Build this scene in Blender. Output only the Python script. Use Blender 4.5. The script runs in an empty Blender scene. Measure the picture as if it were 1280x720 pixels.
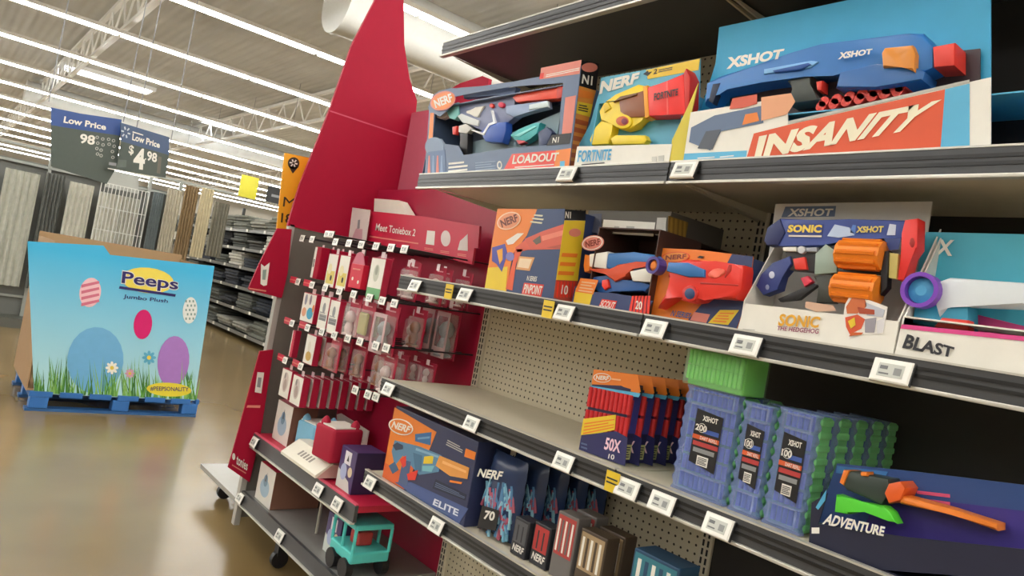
import bpy, bmesh, math, random
from mathutils import Vector as V, Matrix
from mathutils.geometry import tessellate_polygon
random.seed(7)
scene = bpy.context.scene
COL = scene.collection

# ------------------------------------------------------------------ camera
FPX = 913.75
RM = ((0.62133083, 0.09532747, -0.77772789), (0.76317234, 0.15125938, 0.62824245), (0.1775274, -0.98388682, 0.02123083))
EYE = V((0, 0, 1.40))
cd = bpy.data.cameras.new('camera'); cam = bpy.data.objects.new('camera', cd); COL.objects.link(cam)
cd.sensor_width = 36; cd.lens = FPX / 1280 * 36; cd.clip_start = .02; cd.clip_end = 200
cam.matrix_world = Matrix(((RM[0][0], -RM[0][1], -RM[0][2], EYE.x), (RM[1][0], -RM[1][1], -RM[1][2], EYE.y),
                           (RM[2][0], -RM[2][1], -RM[2][2], EYE.z), (0, 0, 0, 1)))
scene.camera = cam
# ------------------------------------------------------------------ world, exposure
w = bpy.data.worlds.new('world'); scene.world = w; w.use_nodes = True
w.node_tree.nodes['Background'].inputs[0].default_value = (.9, .95, 1, 1)
w.node_tree.nodes['Background'].inputs[1].default_value = .3
scene.view_settings.view_transform = 'Standard'; scene.view_settings.look = 'None'
scene.view_settings.gamma = 1; scene.view_settings.use_curve_mapping = False
scene.view_settings.exposure = 1.4
LIGHT = 15.0          # radiance of the ceiling tubes


def ray(p):
    a, b = p[0] - 640, p[1] - 360
    return V([RM[i][0] * a + RM[i][1] * b + RM[i][2] * FPX for i in range(3)])


# ------------------------------------------------------------------ materials
def lin(h):
    h = h.lstrip('#'); c = [int(h[i:i + 2], 16) / 255 for i in (0, 2, 4)]
    return [x / 12.92 if x <= .04045 else ((x + .055) / 1.055) ** 2.4 for x in c]


MC = {}


def M(hexc, rough=.45, metal=0., emit=0., alpha=1., var=.06, scale=25., spec=.5):
    k = (hexc, rough, metal, emit, alpha, var, scale, spec)
    if k in MC: return MC[k]
    m = bpy.data.materials.new('mat_' + hexc.strip('#')); m.use_nodes = True
    nt = m.node_tree; b = nt.nodes['Principled BSDF']; c = lin(hexc)
    b.inputs['Base Color'].default_value = (*c, 1); b.inputs['Roughness'].default_value = rough
    b.inputs['Metallic'].default_value = metal; b.inputs['Specular IOR Level'].default_value = spec
    if emit:
        b.inputs['Emission Color'].default_value = (*c, 1); b.inputs['Emission Strength'].default_value = emit
    elif var:
        tc = nt.nodes.new('ShaderNodeTexCoord'); n = nt.nodes.new('ShaderNodeTexNoise'); n.inputs['Scale'].default_value = scale
        n.inputs['Detail'].default_value = 4
        r = nt.nodes.new('ShaderNodeMapRange'); r.inputs[3].default_value = 1 - var; r.inputs[4].default_value = 1 + var
        mx = nt.nodes.new('ShaderNodeMix'); mx.data_type = 'RGBA'; mx.blend_type = 'MULTIPLY'; mx.inputs[0].default_value = 1
        nt.links.new(tc.outputs['Object'], n.inputs['Vector']); nt.links.new(n.outputs[0], r.inputs[0])
        mx.inputs[6].default_value = (*c, 1); nt.links.new(r.outputs[0], mx.inputs[7]); nt.links.new(mx.outputs[2], b.inputs['Base Color'])
    if alpha < 1:
        out = nt.nodes['Material Output']; t = nt.nodes.new('ShaderNodeBsdfTransparent'); ms = nt.nodes.new('ShaderNodeMixShader')
        ms.inputs[0].default_value = alpha; nt.links.new(t.outputs[0], ms.inputs[1]); nt.links.new(b.outputs[0], ms.inputs[2])
        nt.links.new(ms.outputs[0], out.inputs[0])
    MC[k] = m; return m


def node_mat(name, fn):
    m = bpy.data.materials.new(name); m.use_nodes = True; fn(m.node_tree, m.node_tree.nodes['Principled BSDF']); return m


def pegboard_fn(nt, b, base, hole):
    N, L = nt.nodes, nt.links
    tc = N.new('ShaderNodeTexCoord'); s = N.new('ShaderNodeSeparateXYZ'); L.new(tc.outputs['Object'], s.inputs[0])
    def m(op, a, bb=None):
        n = N.new('ShaderNodeMath'); n.operation = op
        for i, q in enumerate((a, bb)):
            if q is None: continue
            if isinstance(q, (int, float)): n.inputs[i].default_value = q
            else: L.new(q, n.inputs[i])
        return n.outputs[0]
    P = .0254
    fx = m('SUBTRACT', m('FRACT', m('DIVIDE', s.outputs[0], P)), .5); fz = m('SUBTRACT', m('FRACT', m('DIVIDE', s.outputs[2], P)), .5)
    d = m('SQRT', m('ADD', m('MULTIPLY', fx, fx), m('MULTIPLY', fz, fz)))
    h = m('LESS_THAN', d, .15)
    mx = N.new('ShaderNodeMix'); mx.data_type = 'RGBA'; L.new(h, mx.inputs[0])
    mx.inputs[6].default_value = (*lin(base), 1); mx.inputs[7].default_value = (*lin(hole), 1)
    L.new(mx.outputs[2], b.inputs['Base Color']); b.inputs['Roughness'].default_value = .5


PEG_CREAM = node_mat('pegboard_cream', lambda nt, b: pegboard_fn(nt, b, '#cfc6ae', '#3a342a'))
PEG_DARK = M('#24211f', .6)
PEG_GREY = M('#6a675f', .45, .1)


def floor_fn(nt, b):
    N, L = nt.nodes, nt.links
    tc = N.new('ShaderNodeTexCoord'); n = N.new('ShaderNodeTexNoise'); n.inputs['Scale'].default_value = .8; n.inputs['Detail'].default_value = 3
    L.new(tc.outputs['Object'], n.inputs['Vector'])
    r = N.new('ShaderNodeValToRGB'); r.color_ramp.elements[0].color = (*lin('#7a6542'), 1); r.color_ramp.elements[1].color = (*lin('#8f7a53'), 1)
    r.color_ramp.elements[0].position = .3; r.color_ramp.elements[1].position = .7
    L.new(n.outputs[0], r.inputs[0]); L.new(r.outputs[0], b.inputs['Base Color'])
    n2 = N.new('ShaderNodeTexNoise'); n2.inputs['Scale'].default_value = 3; n2.inputs['Detail'].default_value = 5; L.new(tc.outputs['Object'], n2.inputs['Vector'])
    mr = N.new('ShaderNodeMapRange'); mr.inputs[3].default_value = .22; mr.inputs[4].default_value = .36; L.new(n2.outputs[0], mr.inputs[0])
    b.inputs['Roughness'].default_value = .2; b.inputs['Specular IOR Level'].default_value = .6


FLOOR = node_mat('polished_concrete', floor_fn)


def deck_fn(nt, b):
    N, L = nt.nodes, nt.links
    tc = N.new('ShaderNodeTexCoord'); wv = N.new('ShaderNodeTexWave'); wv.bands_direction = 'Y'; wv.inputs['Scale'].default_value = 1.6
    L.new(tc.outputs['Object'], wv.inputs['Vector'])
    n = N.new('ShaderNodeTexNoise'); n.inputs['Scale'].default_value = .35; n.inputs['Detail'].default_value = 5; L.new(tc.outputs['Object'], n.inputs['Vector'])
    r = N.new('ShaderNodeValToRGB'); r.color_ramp.elements[0].color = (*lin('#b0aea6'), 1); r.color_ramp.elements[1].color = (*lin('#cbcac4'), 1)
    r.color_ramp.elements[0].position = .3; r.color_ramp.elements[1].position = .7
    L.new(n.outputs[0], r.inputs[0]); L.new(r.outputs[0], b.inputs['Base Color'])
    bp = N.new('ShaderNodeBump'); bp.inputs['Strength'].default_value = .4; bp.inputs['Distance'].default_value = .05
    L.new(wv.outputs[0], bp.inputs['Height']); L.new(bp.outputs[0], b.inputs['Normal']); b.inputs['Roughness'].default_value = .8


DECK = node_mat('roof_deck', deck_fn)


# ------------------------------------------------------------------ mesh collector
class MB:
    def __init__(s): s.v = []; s.f = []; s.mi = []; s.mats = []
    def _m(s, mat):
        if mat not in s.mats: s.mats.append(mat)
        return s.mats.index(mat)
    def add(s, vs, fs, mat):
        o = len(s.v); s.v += [V(p) for p in vs]; k = s._m(mat)
        for f in fs: s.f.append([i + o for i in f]); s.mi.append(k)
        return s
    def bm(s, bm, mat):
        bm.verts.index_update()
        s.add([v.co.copy() for v in bm.verts], [[v.index for v in f.verts] for f in bm.faces], mat); bm.free(); return s
    def box(s, x0, x1, y0, y1, z0, z1, mat, bev=0., seg=2):
        bm = bmesh.new(); bmesh.ops.create_cube(bm, size=1)
        for v in bm.verts: v.co = V(((x0 + x1) / 2 + v.co.x * (x1 - x0), (y0 + y1) / 2 + v.co.y * (y1 - y0), (z0 + z1) / 2 + v.co.z * (z1 - z0)))
        if bev: bmesh.ops.bevel(bm, geom=bm.edges[:], offset=bev, segments=seg, affect='EDGES', profile=.5)
        return s.bm(bm, mat)
    def cyl(s, p0, p1, r0, mat, r1=None, n=14):
        p0, p1 = V(p0), V(p1); r1 = r0 if r1 is None else r1; d = (p1 - p0).normalized()
        a = d.orthogonal().normalized(); b = d.cross(a); vs = []
        for p, r in ((p0, r0), (p1, r1)):
            for i in range(n):
                t = 2 * math.pi * i / n; vs.append(p + a * math.cos(t) * r + b * math.sin(t) * r)
        fs = [[i, (i + 1) % n, n + (i + 1) % n, n + i] for i in range(n)] + [list(range(n))[::-1], list(range(n, 2 * n))]
        return s.add(vs, fs, mat)
    def tube(s, pts, r, mat, n=6):
        for a, b in zip(pts, pts[1:]): s.cyl(a, b, r, mat, n=n)
        return s
    def lathe(s, c, prof, mat, n=16, axis=(0, 0, 1)):
        c = V(c); d = V(axis).normalized(); a = d.orthogonal().normalized(); b = d.cross(a); vs = []; fs = []
        for r, h in prof:
            for i in range(n):
                t = 2 * math.pi * i / n; vs.append(c + d * h + a * math.cos(t) * r + b * math.sin(t) * r)
        for j in range(len(prof) - 1):
            for i in range(n): fs.append([j * n + i, j * n + (i + 1) % n, (j + 1) * n + (i + 1) % n, (j + 1) * n + i])
        fs += [list(range(n))[::-1], [(len(prof) - 1) * n + i for i in range(n)]]
        return s.add(vs, fs, mat)
    def build(s, name, parent=None, smooth=False):
        me = bpy.data.meshes.new(name); off = wpos(parent) if parent else V((0, 0, 0))
        me.from_pydata([v - off for v in s.v], [], s.f)
        for m in s.mats: me.materials.append(m)
        me.polygons.foreach_set('material_index', s.mi)
        if smooth: me.polygons.foreach_set('use_smooth', [True] * len(me.polygons))
        me.update(); o = bpy.data.objects.new(name, me); COL.objects.link(o)
        if parent: o.parent = parent
        if smooth and not any(m.name == 'x' for m in s.mats):
            try: me.set_sharp_from_angle(angle=math.radians(40))
            except Exception: pass
        return o


def wpos(o):
    p = V((0, 0, 0))
    while o: p += o.location; o = o.parent
    return p


def tag(o, label=None, cat=None, group=None, kind=None):
    if label: o['label'] = label
    if cat: o['category'] = cat
    if group: o['group'] = group
    if kind: o['kind'] = kind
    return o


def thing(name, label, cat, loc=(0, 0, 0), group=None):
    o = bpy.data.objects.new(name, None); COL.objects.link(o); o.location = loc; o.empty_display_size = .05
    return tag(o, label, cat, group)


def copy_tree(o, parent=None, shift=None):
    c = o.copy(); COL.objects.link(c); c.parent = parent
    if shift is not None: c.location = V(o.location) + V(shift)
    for ch in [k for k in COL.objects if k.parent == o]: copy_tree(ch, c)
    return c


def part(name, parent, *boxes, bev=0., mat=None):
    mb = MB()
    for b in boxes: mb.box(*b, mat, bev)
    return mb.build(name, parent)


# ------------------------------------------------------------------ planes and faces
class Plane:
    def __init__(s, O, U, W):
        s.O = V(O); s.U = V(U).normalized(); s.W = V(W).normalized(); s.N = s.U.cross(s.W)
    def un(s, p, off=0.):
        d = ray(p); O = s.O + s.N * off; t = (O - EYE).dot(s.N) / d.dot(s.N); q = EYE + d * t - O
        return (q.dot(s.U), q.dot(s.W))
    def at(s, uv, w=0.): return s.O + s.U * uv[0] + s.W * uv[1] + s.N * w


def py(y): return Plane((0, y, 0), (1, 0, 0), (0, 0, 1))       # faces the aisle
def pxp(x): return Plane((x, 0, 0), (0, 1, 0), (0, 0, 1))      # faces +x


TXT = {}


def text_mesh(s, bold):
    k = (s, bold)
    if k not in TXT:
        cu = bpy.data.curves.new('t', 'FONT'); cu.body = s; cu.offset = bold; cu.resolution_u = 3
        o = bpy.data.objects.new('t', cu); COL.objects.link(o); bpy.context.view_layer.update()
        me = bpy.data.meshes.new_from_object(o.evaluated_get(bpy.context.evaluated_depsgraph_get()))
        vs = [tuple(v.co) for v in me.vertices]; fs = [list(p.vertices) for p in me.polygons]
        bpy.data.objects.remove(o); bpy.data.curves.remove(cu); bpy.data.meshes.remove(me)
        x0, x1 = min(v[0] for v in vs), max(v[0] for v in vs); y0, y1 = min(v[1] for v in vs), max(v[1] for v in vs)
        TXT[k] = ([((v[0] - x0) / (x1 - x0), (v[1] - y0) / (y1 - y0)) for v in vs], fs)
    return TXT[k]


def circ(c, rx, ry=None, n=20, a0=0., a1=360., rot=0.):
    ry = rx if ry is None else ry; out = []; r = math.radians(rot); full = abs(a1 - a0) >= 360
    for i in range(n if full else n + 1):
        t = math.radians(a0 + (a1 - a0) * i / n); x, y = math.cos(t) * rx, math.sin(t) * ry
        out.append((c[0] + x * math.cos(r) - y * math.sin(r), c[1] + x * math.sin(r) + y * math.cos(r)))
    return out


def rect(x0, y0, x1, y1): return [(x0, y0), (x1, y0), (x1, y1), (x0, y1)]


class Face:
    """Draws on / builds from one plane; points are given in a zoomed frame (origin ox,oy, scale s) of the photograph,
       or straight in metres on the plane when zoom is None."""
    def __init__(s, root, plane, zoom=None):
        s.root = root; s.pl = plane; s.z = zoom; s.art = []
    def uv(s, p, off=0.):
        if s.z is None: return p
        ox, oy, k = s.z; return s.pl.un((ox + p[0] / k, oy + p[1] / k), off)
    def prism(s, mb, pts, mat, off=.0, th=.001, hole=None, bev=0., side=None):
        P = [s.uv(p, off) for p in pts]
        area = sum(a[0] * b[1] - b[0] * a[1] for a, b in zip(P, P[1:] + P[:1]))
        if area < 0: P.reverse()
        n = len(P)
        if hole:
            H = [s.uv(p, off) for p in hole]
            if sum(a[0] * b[1] - b[0] * a[1] for a, b in zip(H, H[1:] + H[:1])) > 0: H.reverse()
            A = P + H; tri = tessellate_polygon([[V((*p, 0)) for p in P], [V((*p, 0)) for p in H]])
            vs = [s.pl.at(p, off) for p in A] + [s.pl.at(p, off - th) for p in A]; t = len(A); fs = []
            for a, b, c in tri:
                pa, pb, pc = A[a], A[b], A[c]
                if (pb[0] - pa[0]) * (pc[1] - pa[1]) - (pb[1] - pa[1]) * (pc[0] - pa[0]) < 0: b, c = c, b
                fs += [[a, b, c], [t + a, t + c, t + b]]
            for st, m in ((0, n), (n, len(H))):
                for i in range(m):
                    a, b = st + i, st + (i + 1) % m; fs.append([a, t + a, t + b, b])
            mb.add(vs, fs, mat); return
        if bev:
            bm = bmesh.new(); vf = [bm.verts.new(s.pl.at(p, off)) for p in P]; vb = [bm.verts.new(s.pl.at(p, off - th)) for p in P]
            ff = bm.faces.new(vf); bm.faces.new(vb[::-1])
            for i in range(n): bm.faces.new((vf[i], vb[i], vb[(i + 1) % n], vf[(i + 1) % n]))
            bmesh.ops.bevel(bm, geom=list(ff.edges), offset=bev, segments=2, affect='EDGES', profile=.5, clamp_overlap=True)
            mb.bm(bm, mat); return
        vs = [s.pl.at(p, off) for p in P] + [s.pl.at(p, off - th) for p in P]
        mb.add(vs, [list(range(n)), list(range(2 * n - 1, n - 1, -1))], mat)
        fs = [[i, n + i, n + (i + 1) % n, (i + 1) % n] for i in range(n)]; mb.add(vs, fs, side or mat)
    def pr(s, pts, mat, off=.001):       # flat print
        mb = MB(); s.prism(mb, pts, mat, off, .0006); s.art.append(mb); return s
    def solid(s, name, pts, mat, off, th, parent=None, bev=.004, hole=None):
        mb = MB(); s.prism(mb, pts, mat, off, th, hole, 0 if hole else bev); return mb.build(name, parent or s.root, smooth=bool(bev) and not hole)
    def lines(s, quad, n, mat, off=.0014, fill=.45):
        bl, br, tr, tl = [V(p) for p in quad]
        for i in range(n):
            a, b = (i + .25) / n, (i + .25 + fill) / n; e = 1 if n == 1 or i % 3 != 2 else .8
            L = lambda t: bl.lerp(tl, t); R = lambda t: bl.lerp(tl, t).lerp(br.lerp(tr, t), e)
            s.pr([tuple(L(a)), tuple(R(a)), tuple(R(b)), tuple(L(b))], mat, off)
    def text(s, st, quad, mat, off=.0022, bold=.02, name='lettering', th=0, parent=None):
        vs, fs = text_mesh(st, bold); bl, br, tr, tl = quad; o = []
        for x, y in vs:
            p = [bl[i] * (1 - x) * (1 - y) + br[i] * x * (1 - y) + tr[i] * x * y + tl[i] * (1 - x) * y for i in (0, 1)]
            o.append(s.pl.at(s.uv(p, off), off))
        mb = MB(); mb.add(o, fs, mat); return mb.build(name, parent or s.root)
    def logo(s, c, rx, ry, rot, bg, ring, ink, off=.003, word='NERF'):
        s.pr(circ(c, rx, ry, 24, rot=rot), ring, off); s.pr(circ(c, rx * .9, ry * .86, 24, rot=rot), bg, off + .0008)
        q = []
        for x, y in ((-.72, .45), (.72, .45), (.78, -.45), (-.66, -.45)):
            r = math.radians(rot); q.append((c[0] + x * rx * math.cos(r) - y * ry * math.sin(r), c[1] + x * rx * math.sin(r) + y * ry * math.cos(r)))
        s.text(word, q, ink, off + .0016, .035)
    def flush(s, name='printed_artwork'):
        if 0 < len(s.art) <= 9:
            for a in s.art: a.build('printed_patch', s.root)
        elif s.art:
            mb = MB()
            for a in s.art:
                for m in a.mats: mb._m(m)
                o = len(mb.v); mb.v += a.v
                for f, k in zip(a.f, a.mi): mb.f.append([i + o for i in f]); mb.mi.append(mb._m(a.mats[k]))
            tag(mb.build(name, s.root), kind='stuff' if name == 'snowflake_print' else None)
        s.art = []


WHITE = M('#e6e3da', .5); BLACK = M('#17161a', .45); DGREY = M('#3b3b3a', .45); STEEL = M('#a9a69c', .35, .3); CREAM = M('#d0c8b4', .45)
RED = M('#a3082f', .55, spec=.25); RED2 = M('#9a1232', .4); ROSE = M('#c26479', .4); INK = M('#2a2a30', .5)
ORANGE = M('#e57f2d', .4); YELLOW = M('#e3c331', .45); NAVY = M('#31406c', .4); SLATE = M('#5c6f8e', .4); BLUE = M('#2f6fb0', .38)
TEAL = M('#46a8ae', .4); LBLUE = M('#57aed6', .42); GUNRED = M('#e0392c', .35); GREY = M('#8b8d90', .4); KRAFT = M('#a3835e', .7)
SALMON = M('#d98274', .5); GREENP = M('#6fce4c', .45); PURPLE = M('#4b3a86', .4); BROWN = M('#7a5443', .6); LGREY = M('#b9b8b2', .45)
CLEAR = M('#ffffff', .12, 0, 0, .16, 0)

# ================================================================== the setting
def struct(name, mb): return tag(mb.build(name), kind='structure')


X0, X1, Y0, Y1, HC = -58, 9, -16, 42, 6.1
struct('floor', MB().box(X0, X1, Y0, Y1, -.1, 0, FLOOR))
struct('ceiling', MB().box(X0, X1, Y0, Y1, HC, HC + .1, DECK))
WALL = M('#b9b5aa', .7)
struct('wall_left', MB().box(X0 - .2, X0, Y0, Y1, 0, HC, WALL)); struct('wall_right', MB().box(X1, X1 + .2, Y0, Y1, 0, HC, WALL))
struct('wall_back', MB().box(X0, X1, Y1, Y1 + .2, 0, HC, WALL)); struct('wall_front', MB().box(X0, X1, Y0 - .2, Y0, 0, HC, WALL))

# rows of tube lights, hung under the deck, running across the aisles
TUBE = M('#fbfaf6', .5, 0, LIGHT); HOUS = M('#dcdad2', .4)
xs = [-15.5 + 3.35 * k for k in range(-11, 8)]
ordn = ['first', 'second', 'third', 'fourth', 'fifth', 'sixth', 'seventh', 'eighth', 'ninth', 'tenth', 'eleventh', 'twelfth', 'thirteenth', 'fourteenth', 'fifteenth', 'sixteenth', 'seventeenth', 'eighteenth', 'nineteenth']
for i, x in enumerate(sorted(xs)):
    t = thing('strip_light', 'long white strip light on the ceiling, %s row counted from the far wall' % ordn[i], 'light', (x, 13, 5.0), 'rows of ceiling strip lights')
    h = MB().box(x - .085, x + .085, Y0 + 1, Y1 - 1, 5.035, 5.10, HOUS); h.build('housing', t)
    tb = MB(); y = Y0 + 1.2
    while y < Y1 - 2:
        tb.box(x - .045, x + .045, y, y + 2.38, 4.995, 5.035, TUBE); y += 2.44
    tb.build('tubes', t)
    for yy in range(int(Y0) + 5, int(Y1), 9): MB().cyl((x, yy, 5.1), (x, yy, HC), .006, GREY, n=5).build('hanger_rod', t)

# bar joists running along the aisle direction
TR = M('#e6e5e0', .5)
for i, y in enumerate((-9, -3.2, 2.4, 7.6, 13.5, 20, 28)):
    t = thing('roof_joist', 'white open web roof joist under the deck, %s counted from the camera side' % ordn[i], 'joist', (-25, y, 5.2), 'open web roof joists')
    MB().box(X0, X1, y - .05, y + .05, 5.98, 6.06, TR).build('top_chord', t); MB().box(X0, X1, y - .05, y + .05, 5.25, 5.32, TR).build('bottom_chord', t)
    wb = MB(); x = X0 + .5; k = 0
    while x < X1 - 1.2:
        wb.cyl((x, y, 5.98), (x + .6, y, 5.3), .022, TR, n=5); wb.cyl((x + .6, y, 5.3), (x + 1.2, y, 5.98), .022, TR, n=5); x += 1.2
    wb.build('web_bars', t)

# air ducts
def duct(x, z, r, y0, y1, label):
    t = thing('air_duct', label, 'duct', (x, (y0 + y1) / 2, z)); DM = M('#cfd0cc', .45)
    MB().cyl((x, y0, z), (x, y1, z), r, DM, n=32).build('pipe', t, True); y = y0
    while y <= y1:
        MB().cyl((x, y - .03, z), (x, y + .03, z), r + .02, DM, n=32).build('joint_ring', t, True); y += 2.4
duct(-9.9, 5.2, .48, 4.0, 16, 'large white round air duct beside the red rocket panel')
duct(-30.4, 5.55, .42, 2, 18, 'white round air duct far off above the hanging curtains')
# daylight panels in the deck
for i, (x, y, l) in enumerate(((-26.0, 3.7, 'left'), (-28.4, 7.9, 'right'))):
    t = thing('skylight', 'bright skylight panel in the deck, %s one of two' % l, 'skylight', (x, y, HC - .05), 'skylights')
    MB().box(x - .45, x + .45, y - (1.2 if i == 0 else .6), y + (1.2 if i == 0 else .6), HC - .06, HC - .02, M('#eef4ff', .5, 0, 6)).build('pane', t)
    e = 1.2 if i == 0 else .6; MB().box(x - .5, x + .5, y - e - .08, y - e, HC - .12, HC, TR).box(x - .5, x + .5, y + e, y + e + .08, HC - .12, HC, TR).box(x - .5, x - .45, y - e, y + e, HC - .12, HC, TR).box(x + .45, x + .5, y - e, y + e, HC - .12, HC, TR).build('curb', t)

# ================================================================== price tag master mesh (centre at origin, faces -y)
def make_tag_mesh():
    mb = MB(); mb.box(-.036, .036, 0, .009, -.023, .023, M('#e8e6df', .4), .002); mb.box(.033, .0375, .001, .008, -.022, .022, M('#2c2c2c', .4))
    mb.box(-.0325, .0325, -.0015, 0, -.02, .02, M('#f0eee8', .35)); S = M('#c2c4bd', .3); mb.box(-.023, .023, -.0025, -.0015, -.013, .013, S)
    mb.box(-.02, -.006, -.003, -.0025, .001, .008, M('#6d6f70')); mb.box(.006, .019, -.003, -.0025, -.008, .006, M('#8b8d8c', .4)); mb.box(-.02, -.002, -.003, -.0025, -.009, -.006, M('#6d6f70'))
    o = mb.build('price_tag'); me = o.data; bpy.data.objects.remove(o); return me


TAGM = make_tag_mesh()


def ptag(parent, x, y, z, tilt=18, sc=1., yaw=0):
    o = bpy.data.objects.new('price_tag', TAGM); COL.objects.link(o); o.parent = parent; o.location = V((x, y, z)) - wpos(parent)
    o.rotation_euler = (math.radians(-tilt), 0, math.radians(yaw)); o.scale = (sc,) * 3; return o


# ================================================================== steel gondola with the blasters
YF, YB = 1.42, 1.87
g = thing('shelving_unit', 'steel store shelving stacked with boxed toy blasters, cream pegboard back', 'shelving', (-1.22, 1.65, 0))
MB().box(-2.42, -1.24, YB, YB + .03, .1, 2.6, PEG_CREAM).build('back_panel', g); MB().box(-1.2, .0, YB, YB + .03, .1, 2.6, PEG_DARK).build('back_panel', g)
for x in (-2.44, -1.22, 0):
    up = MB().box(x - .02, x + .02, YB - .01, YB + .04, 0, 2.62, CREAM, .002).build('upright', g)
    sl = MB(); z = .1
    while z < 2.58:
        for dx in (-.008, .008): sl.box(x + dx - .003, x + dx + .003, YB - .0115, YB - .009, z, z + .018, BLACK)
        z += .0254
    sl.build('slots', up)
LIPG = M('#46474a', .35, .2); CHAN = M('#1b1b1d', .3); RAIL = M('#c9c6bd', .3, .4)
shelves = {'A': 1.82, 'B': 1.428, 'C': 1.033, 'D': .68, 'E': 2.335, 'K': .18}
tags = {'A': [(708, 219), (855, 213)], 'B': [(519, 353), (581, 367), (705, 390), (818, 408), (932, 430), (1115, 460)],
        'C': [(486, 481), (590, 524), (705, 571), (785, 603), (828, 622), (898, 652)], 'D': [(462, 604), (545, 658)], 'E': [], 'K': []}
ylw = {'A': [], 'B': [(563, 358), (687, 380)], 'C': [(767, 597)], 'D': [], 'E': [], 'K': []}
for nm, z in shelves.items():
    for x0, x1 in ((-2.435, -1.223), (-1.217, -.005)):
        mb = MB().box(x0, x1, YF + .012, YB - .005, z - .03, z, CREAM if nm != 'E' else DGREY)
        for bx in (x0 + .004, x1 - .01):   # side brackets
            mb.add([(bx, YB, z - .03), (bx, YB, z - .06), (bx, YF + .06, z - .035), (bx + .006, YB, z - .03), (bx + .006, YB, z - .06), (bx + .006, YF + .06, z - .035)],
                   [[0, 1, 2], [5, 4, 3], [0, 3, 4, 1], [1, 4, 5, 2], [2, 5, 3, 0]], CREAM)
        sh = mb.build('shelf', g)
        lip = MB().box(x0, x1, YF, YF + .012, z - .046, z + .004, LIPG); lip.build('price_rail', sh)
        ch = MB().box(x0, x1, YF - .002, YF, z - .016, z - .009, CHAN).box(x0, x1, YF - .002, YF, z - .030, z - .023, CHAN); ch.build('rail_groove', sh)
        MB().box(x0, x1, YF - .008, YF + .012, z - .054, z - .046, RAIL, .002).box(x0, x1, YF - .002, YF + .014, z + .003, z + .007, RAIL).build('edge_trim', sh)
        for p in tags[nm]:
            u = py(YF - .012).un(p)
            if x0 <= u[0] <= x1 or (x0 < -2 and u[0] < x0): ptag(sh, max(u[0], x0 + .03), YF - .014, z - .026 if nm != 'A' else z - .02, 18)
        for p in ylw[nm]:
            u = py(YF - .012).un(p)
            if x0 <= u[0] <= x1:
                f = MB().box(u[0] - .022, u[0] + .022, YF - .016, YF - .013, z - .05, z + .0, YELLOW).box(u[0] - .018, u[0] + .018, YF - .0165, YF - .016, z - .03, z - .026, INK).box(u[0] - .018, u[0] + .018, YF - .0165, YF - .016, z - .02, z - .016, INK)
                f.build('yellow_flag', sh)
MB().box(-2.435, -.005, YF + .03, YF + .05, 0, .13, DGREY).build('kick_plate', g)
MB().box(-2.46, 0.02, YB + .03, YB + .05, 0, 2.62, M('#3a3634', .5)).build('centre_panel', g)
# ================================================================== boxed toys on the shelves
def shell(root, x0, x1, y0, y1, z0, z1, mat, inside=None, t=.003, name='carton'):
    mb = MB(); inside = inside or mat
    mb.box(x0, x1, y1 - t, y1, z0, z1, inside); mb.box(x0, x0 + t, y0, y1 - t, z0, z1, mat); mb.box(x1 - t, x1, y0, y1 - t, z0, z1, mat)
    mb.box(x0 + t, x1 - t, y0, y1 - t, z0, z0 + t, mat); mb.box(x0 + t, x1 - t, y0, y1 - t, z1 - t, z1, mat); return mb.build(name, root)


ZA, ZB_, ZC_, ZD = 1.8275, 1.4355, 1.0405, .6875     # tops of the decks (incl. rail)
ZA, ZB_, ZC_, ZD = 1.8215, 1.4295, 1.0345, .6815

# ---- A1: wide slate box with window ("loadout")
r = thing('blaster_box', 'wide slate blue window box with navy and red toy blaster, left end of upper shelf', 'toy box', (-2.06, 1.5, ZA), 'boxed toy blasters')
z1 = (510, 50, 3.788); F = Face(r, py(1.45), z1)
IN = M('#5f6a80', .5)
shell(r, -2.475, -1.66, 1.455, 1.60, ZA, 2.10, SLATE, IN)
out = [(78, 645), (100, 335), (95, 320), (115, 262), (150, 240), (200, 228), (222, 228), (350, 218), (520, 193), (628, 172), (630, 132), (822, 94), (760, 620)]
hol = [(118, 470), (126, 350), (152, 362), (190, 330), (222, 268), (300, 252), (480, 222), (735, 203), (722, 330), (712, 470), (660, 497), (480, 512), (262, 545), (238, 500), (176, 492), (160, 468)]
F.solid('front_frame', out, SLATE, .0, .003, bev=0, hole=hol)
F.pr([(97, 470), (105, 345), (122, 345), (116, 470)], ORANGE).pr([(630, 132), (822, 94), (812, 160), (624, 186)], SALMON)
F.pr([(445, 630), (492, 540), (700, 522), (690, 625)], GUNRED).pr([(690, 625), (700, 522), (772, 512), (760, 620)], ORANGE)
F.pr([(745, 272), (795, 262), (775, 440), (728, 447)], SALMON, .0012).pr([(655, 500), (680, 450), (772, 440), (765, 490)], BLACK, .0016)
F.lines([(650, 178), (810, 145), (812, 128), (655, 162)], 2, WHITE); F.pr([(622, 185), (640, 182), (644, 155), (626, 158)], GUNRED, .0014)
F.pr(circ((125, 505), 45, 45), M('#7489a6'), .0012).pr([(85, 640), (95, 530), (175, 520), (180, 635)], M('#566f97'), .0014)
for k in range(4): F.pr([(92 + k * 20, 636), (97 + k * 20, 548), (103 + k * 20, 546), (106 + k * 20, 634)], M('#7f98bb') if k % 2 else SALMON, .0018)
F.lines([(190, 632), (280, 622), (284, 568), (192, 577)], 3, WHITE, fill=.5); F.lines([(320, 622), (415, 612), (415, 568), (318, 577)], 4, M('#8fa3bd'))
F.pr(circ((433, 592), 12, 20), WHITE, .0014).pr(circ((433, 592), 6, 12), SLATE, .002)
F.logo((165, 288), 62, 44, -22, ORANGE, SALMON, WHITE)
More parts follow.
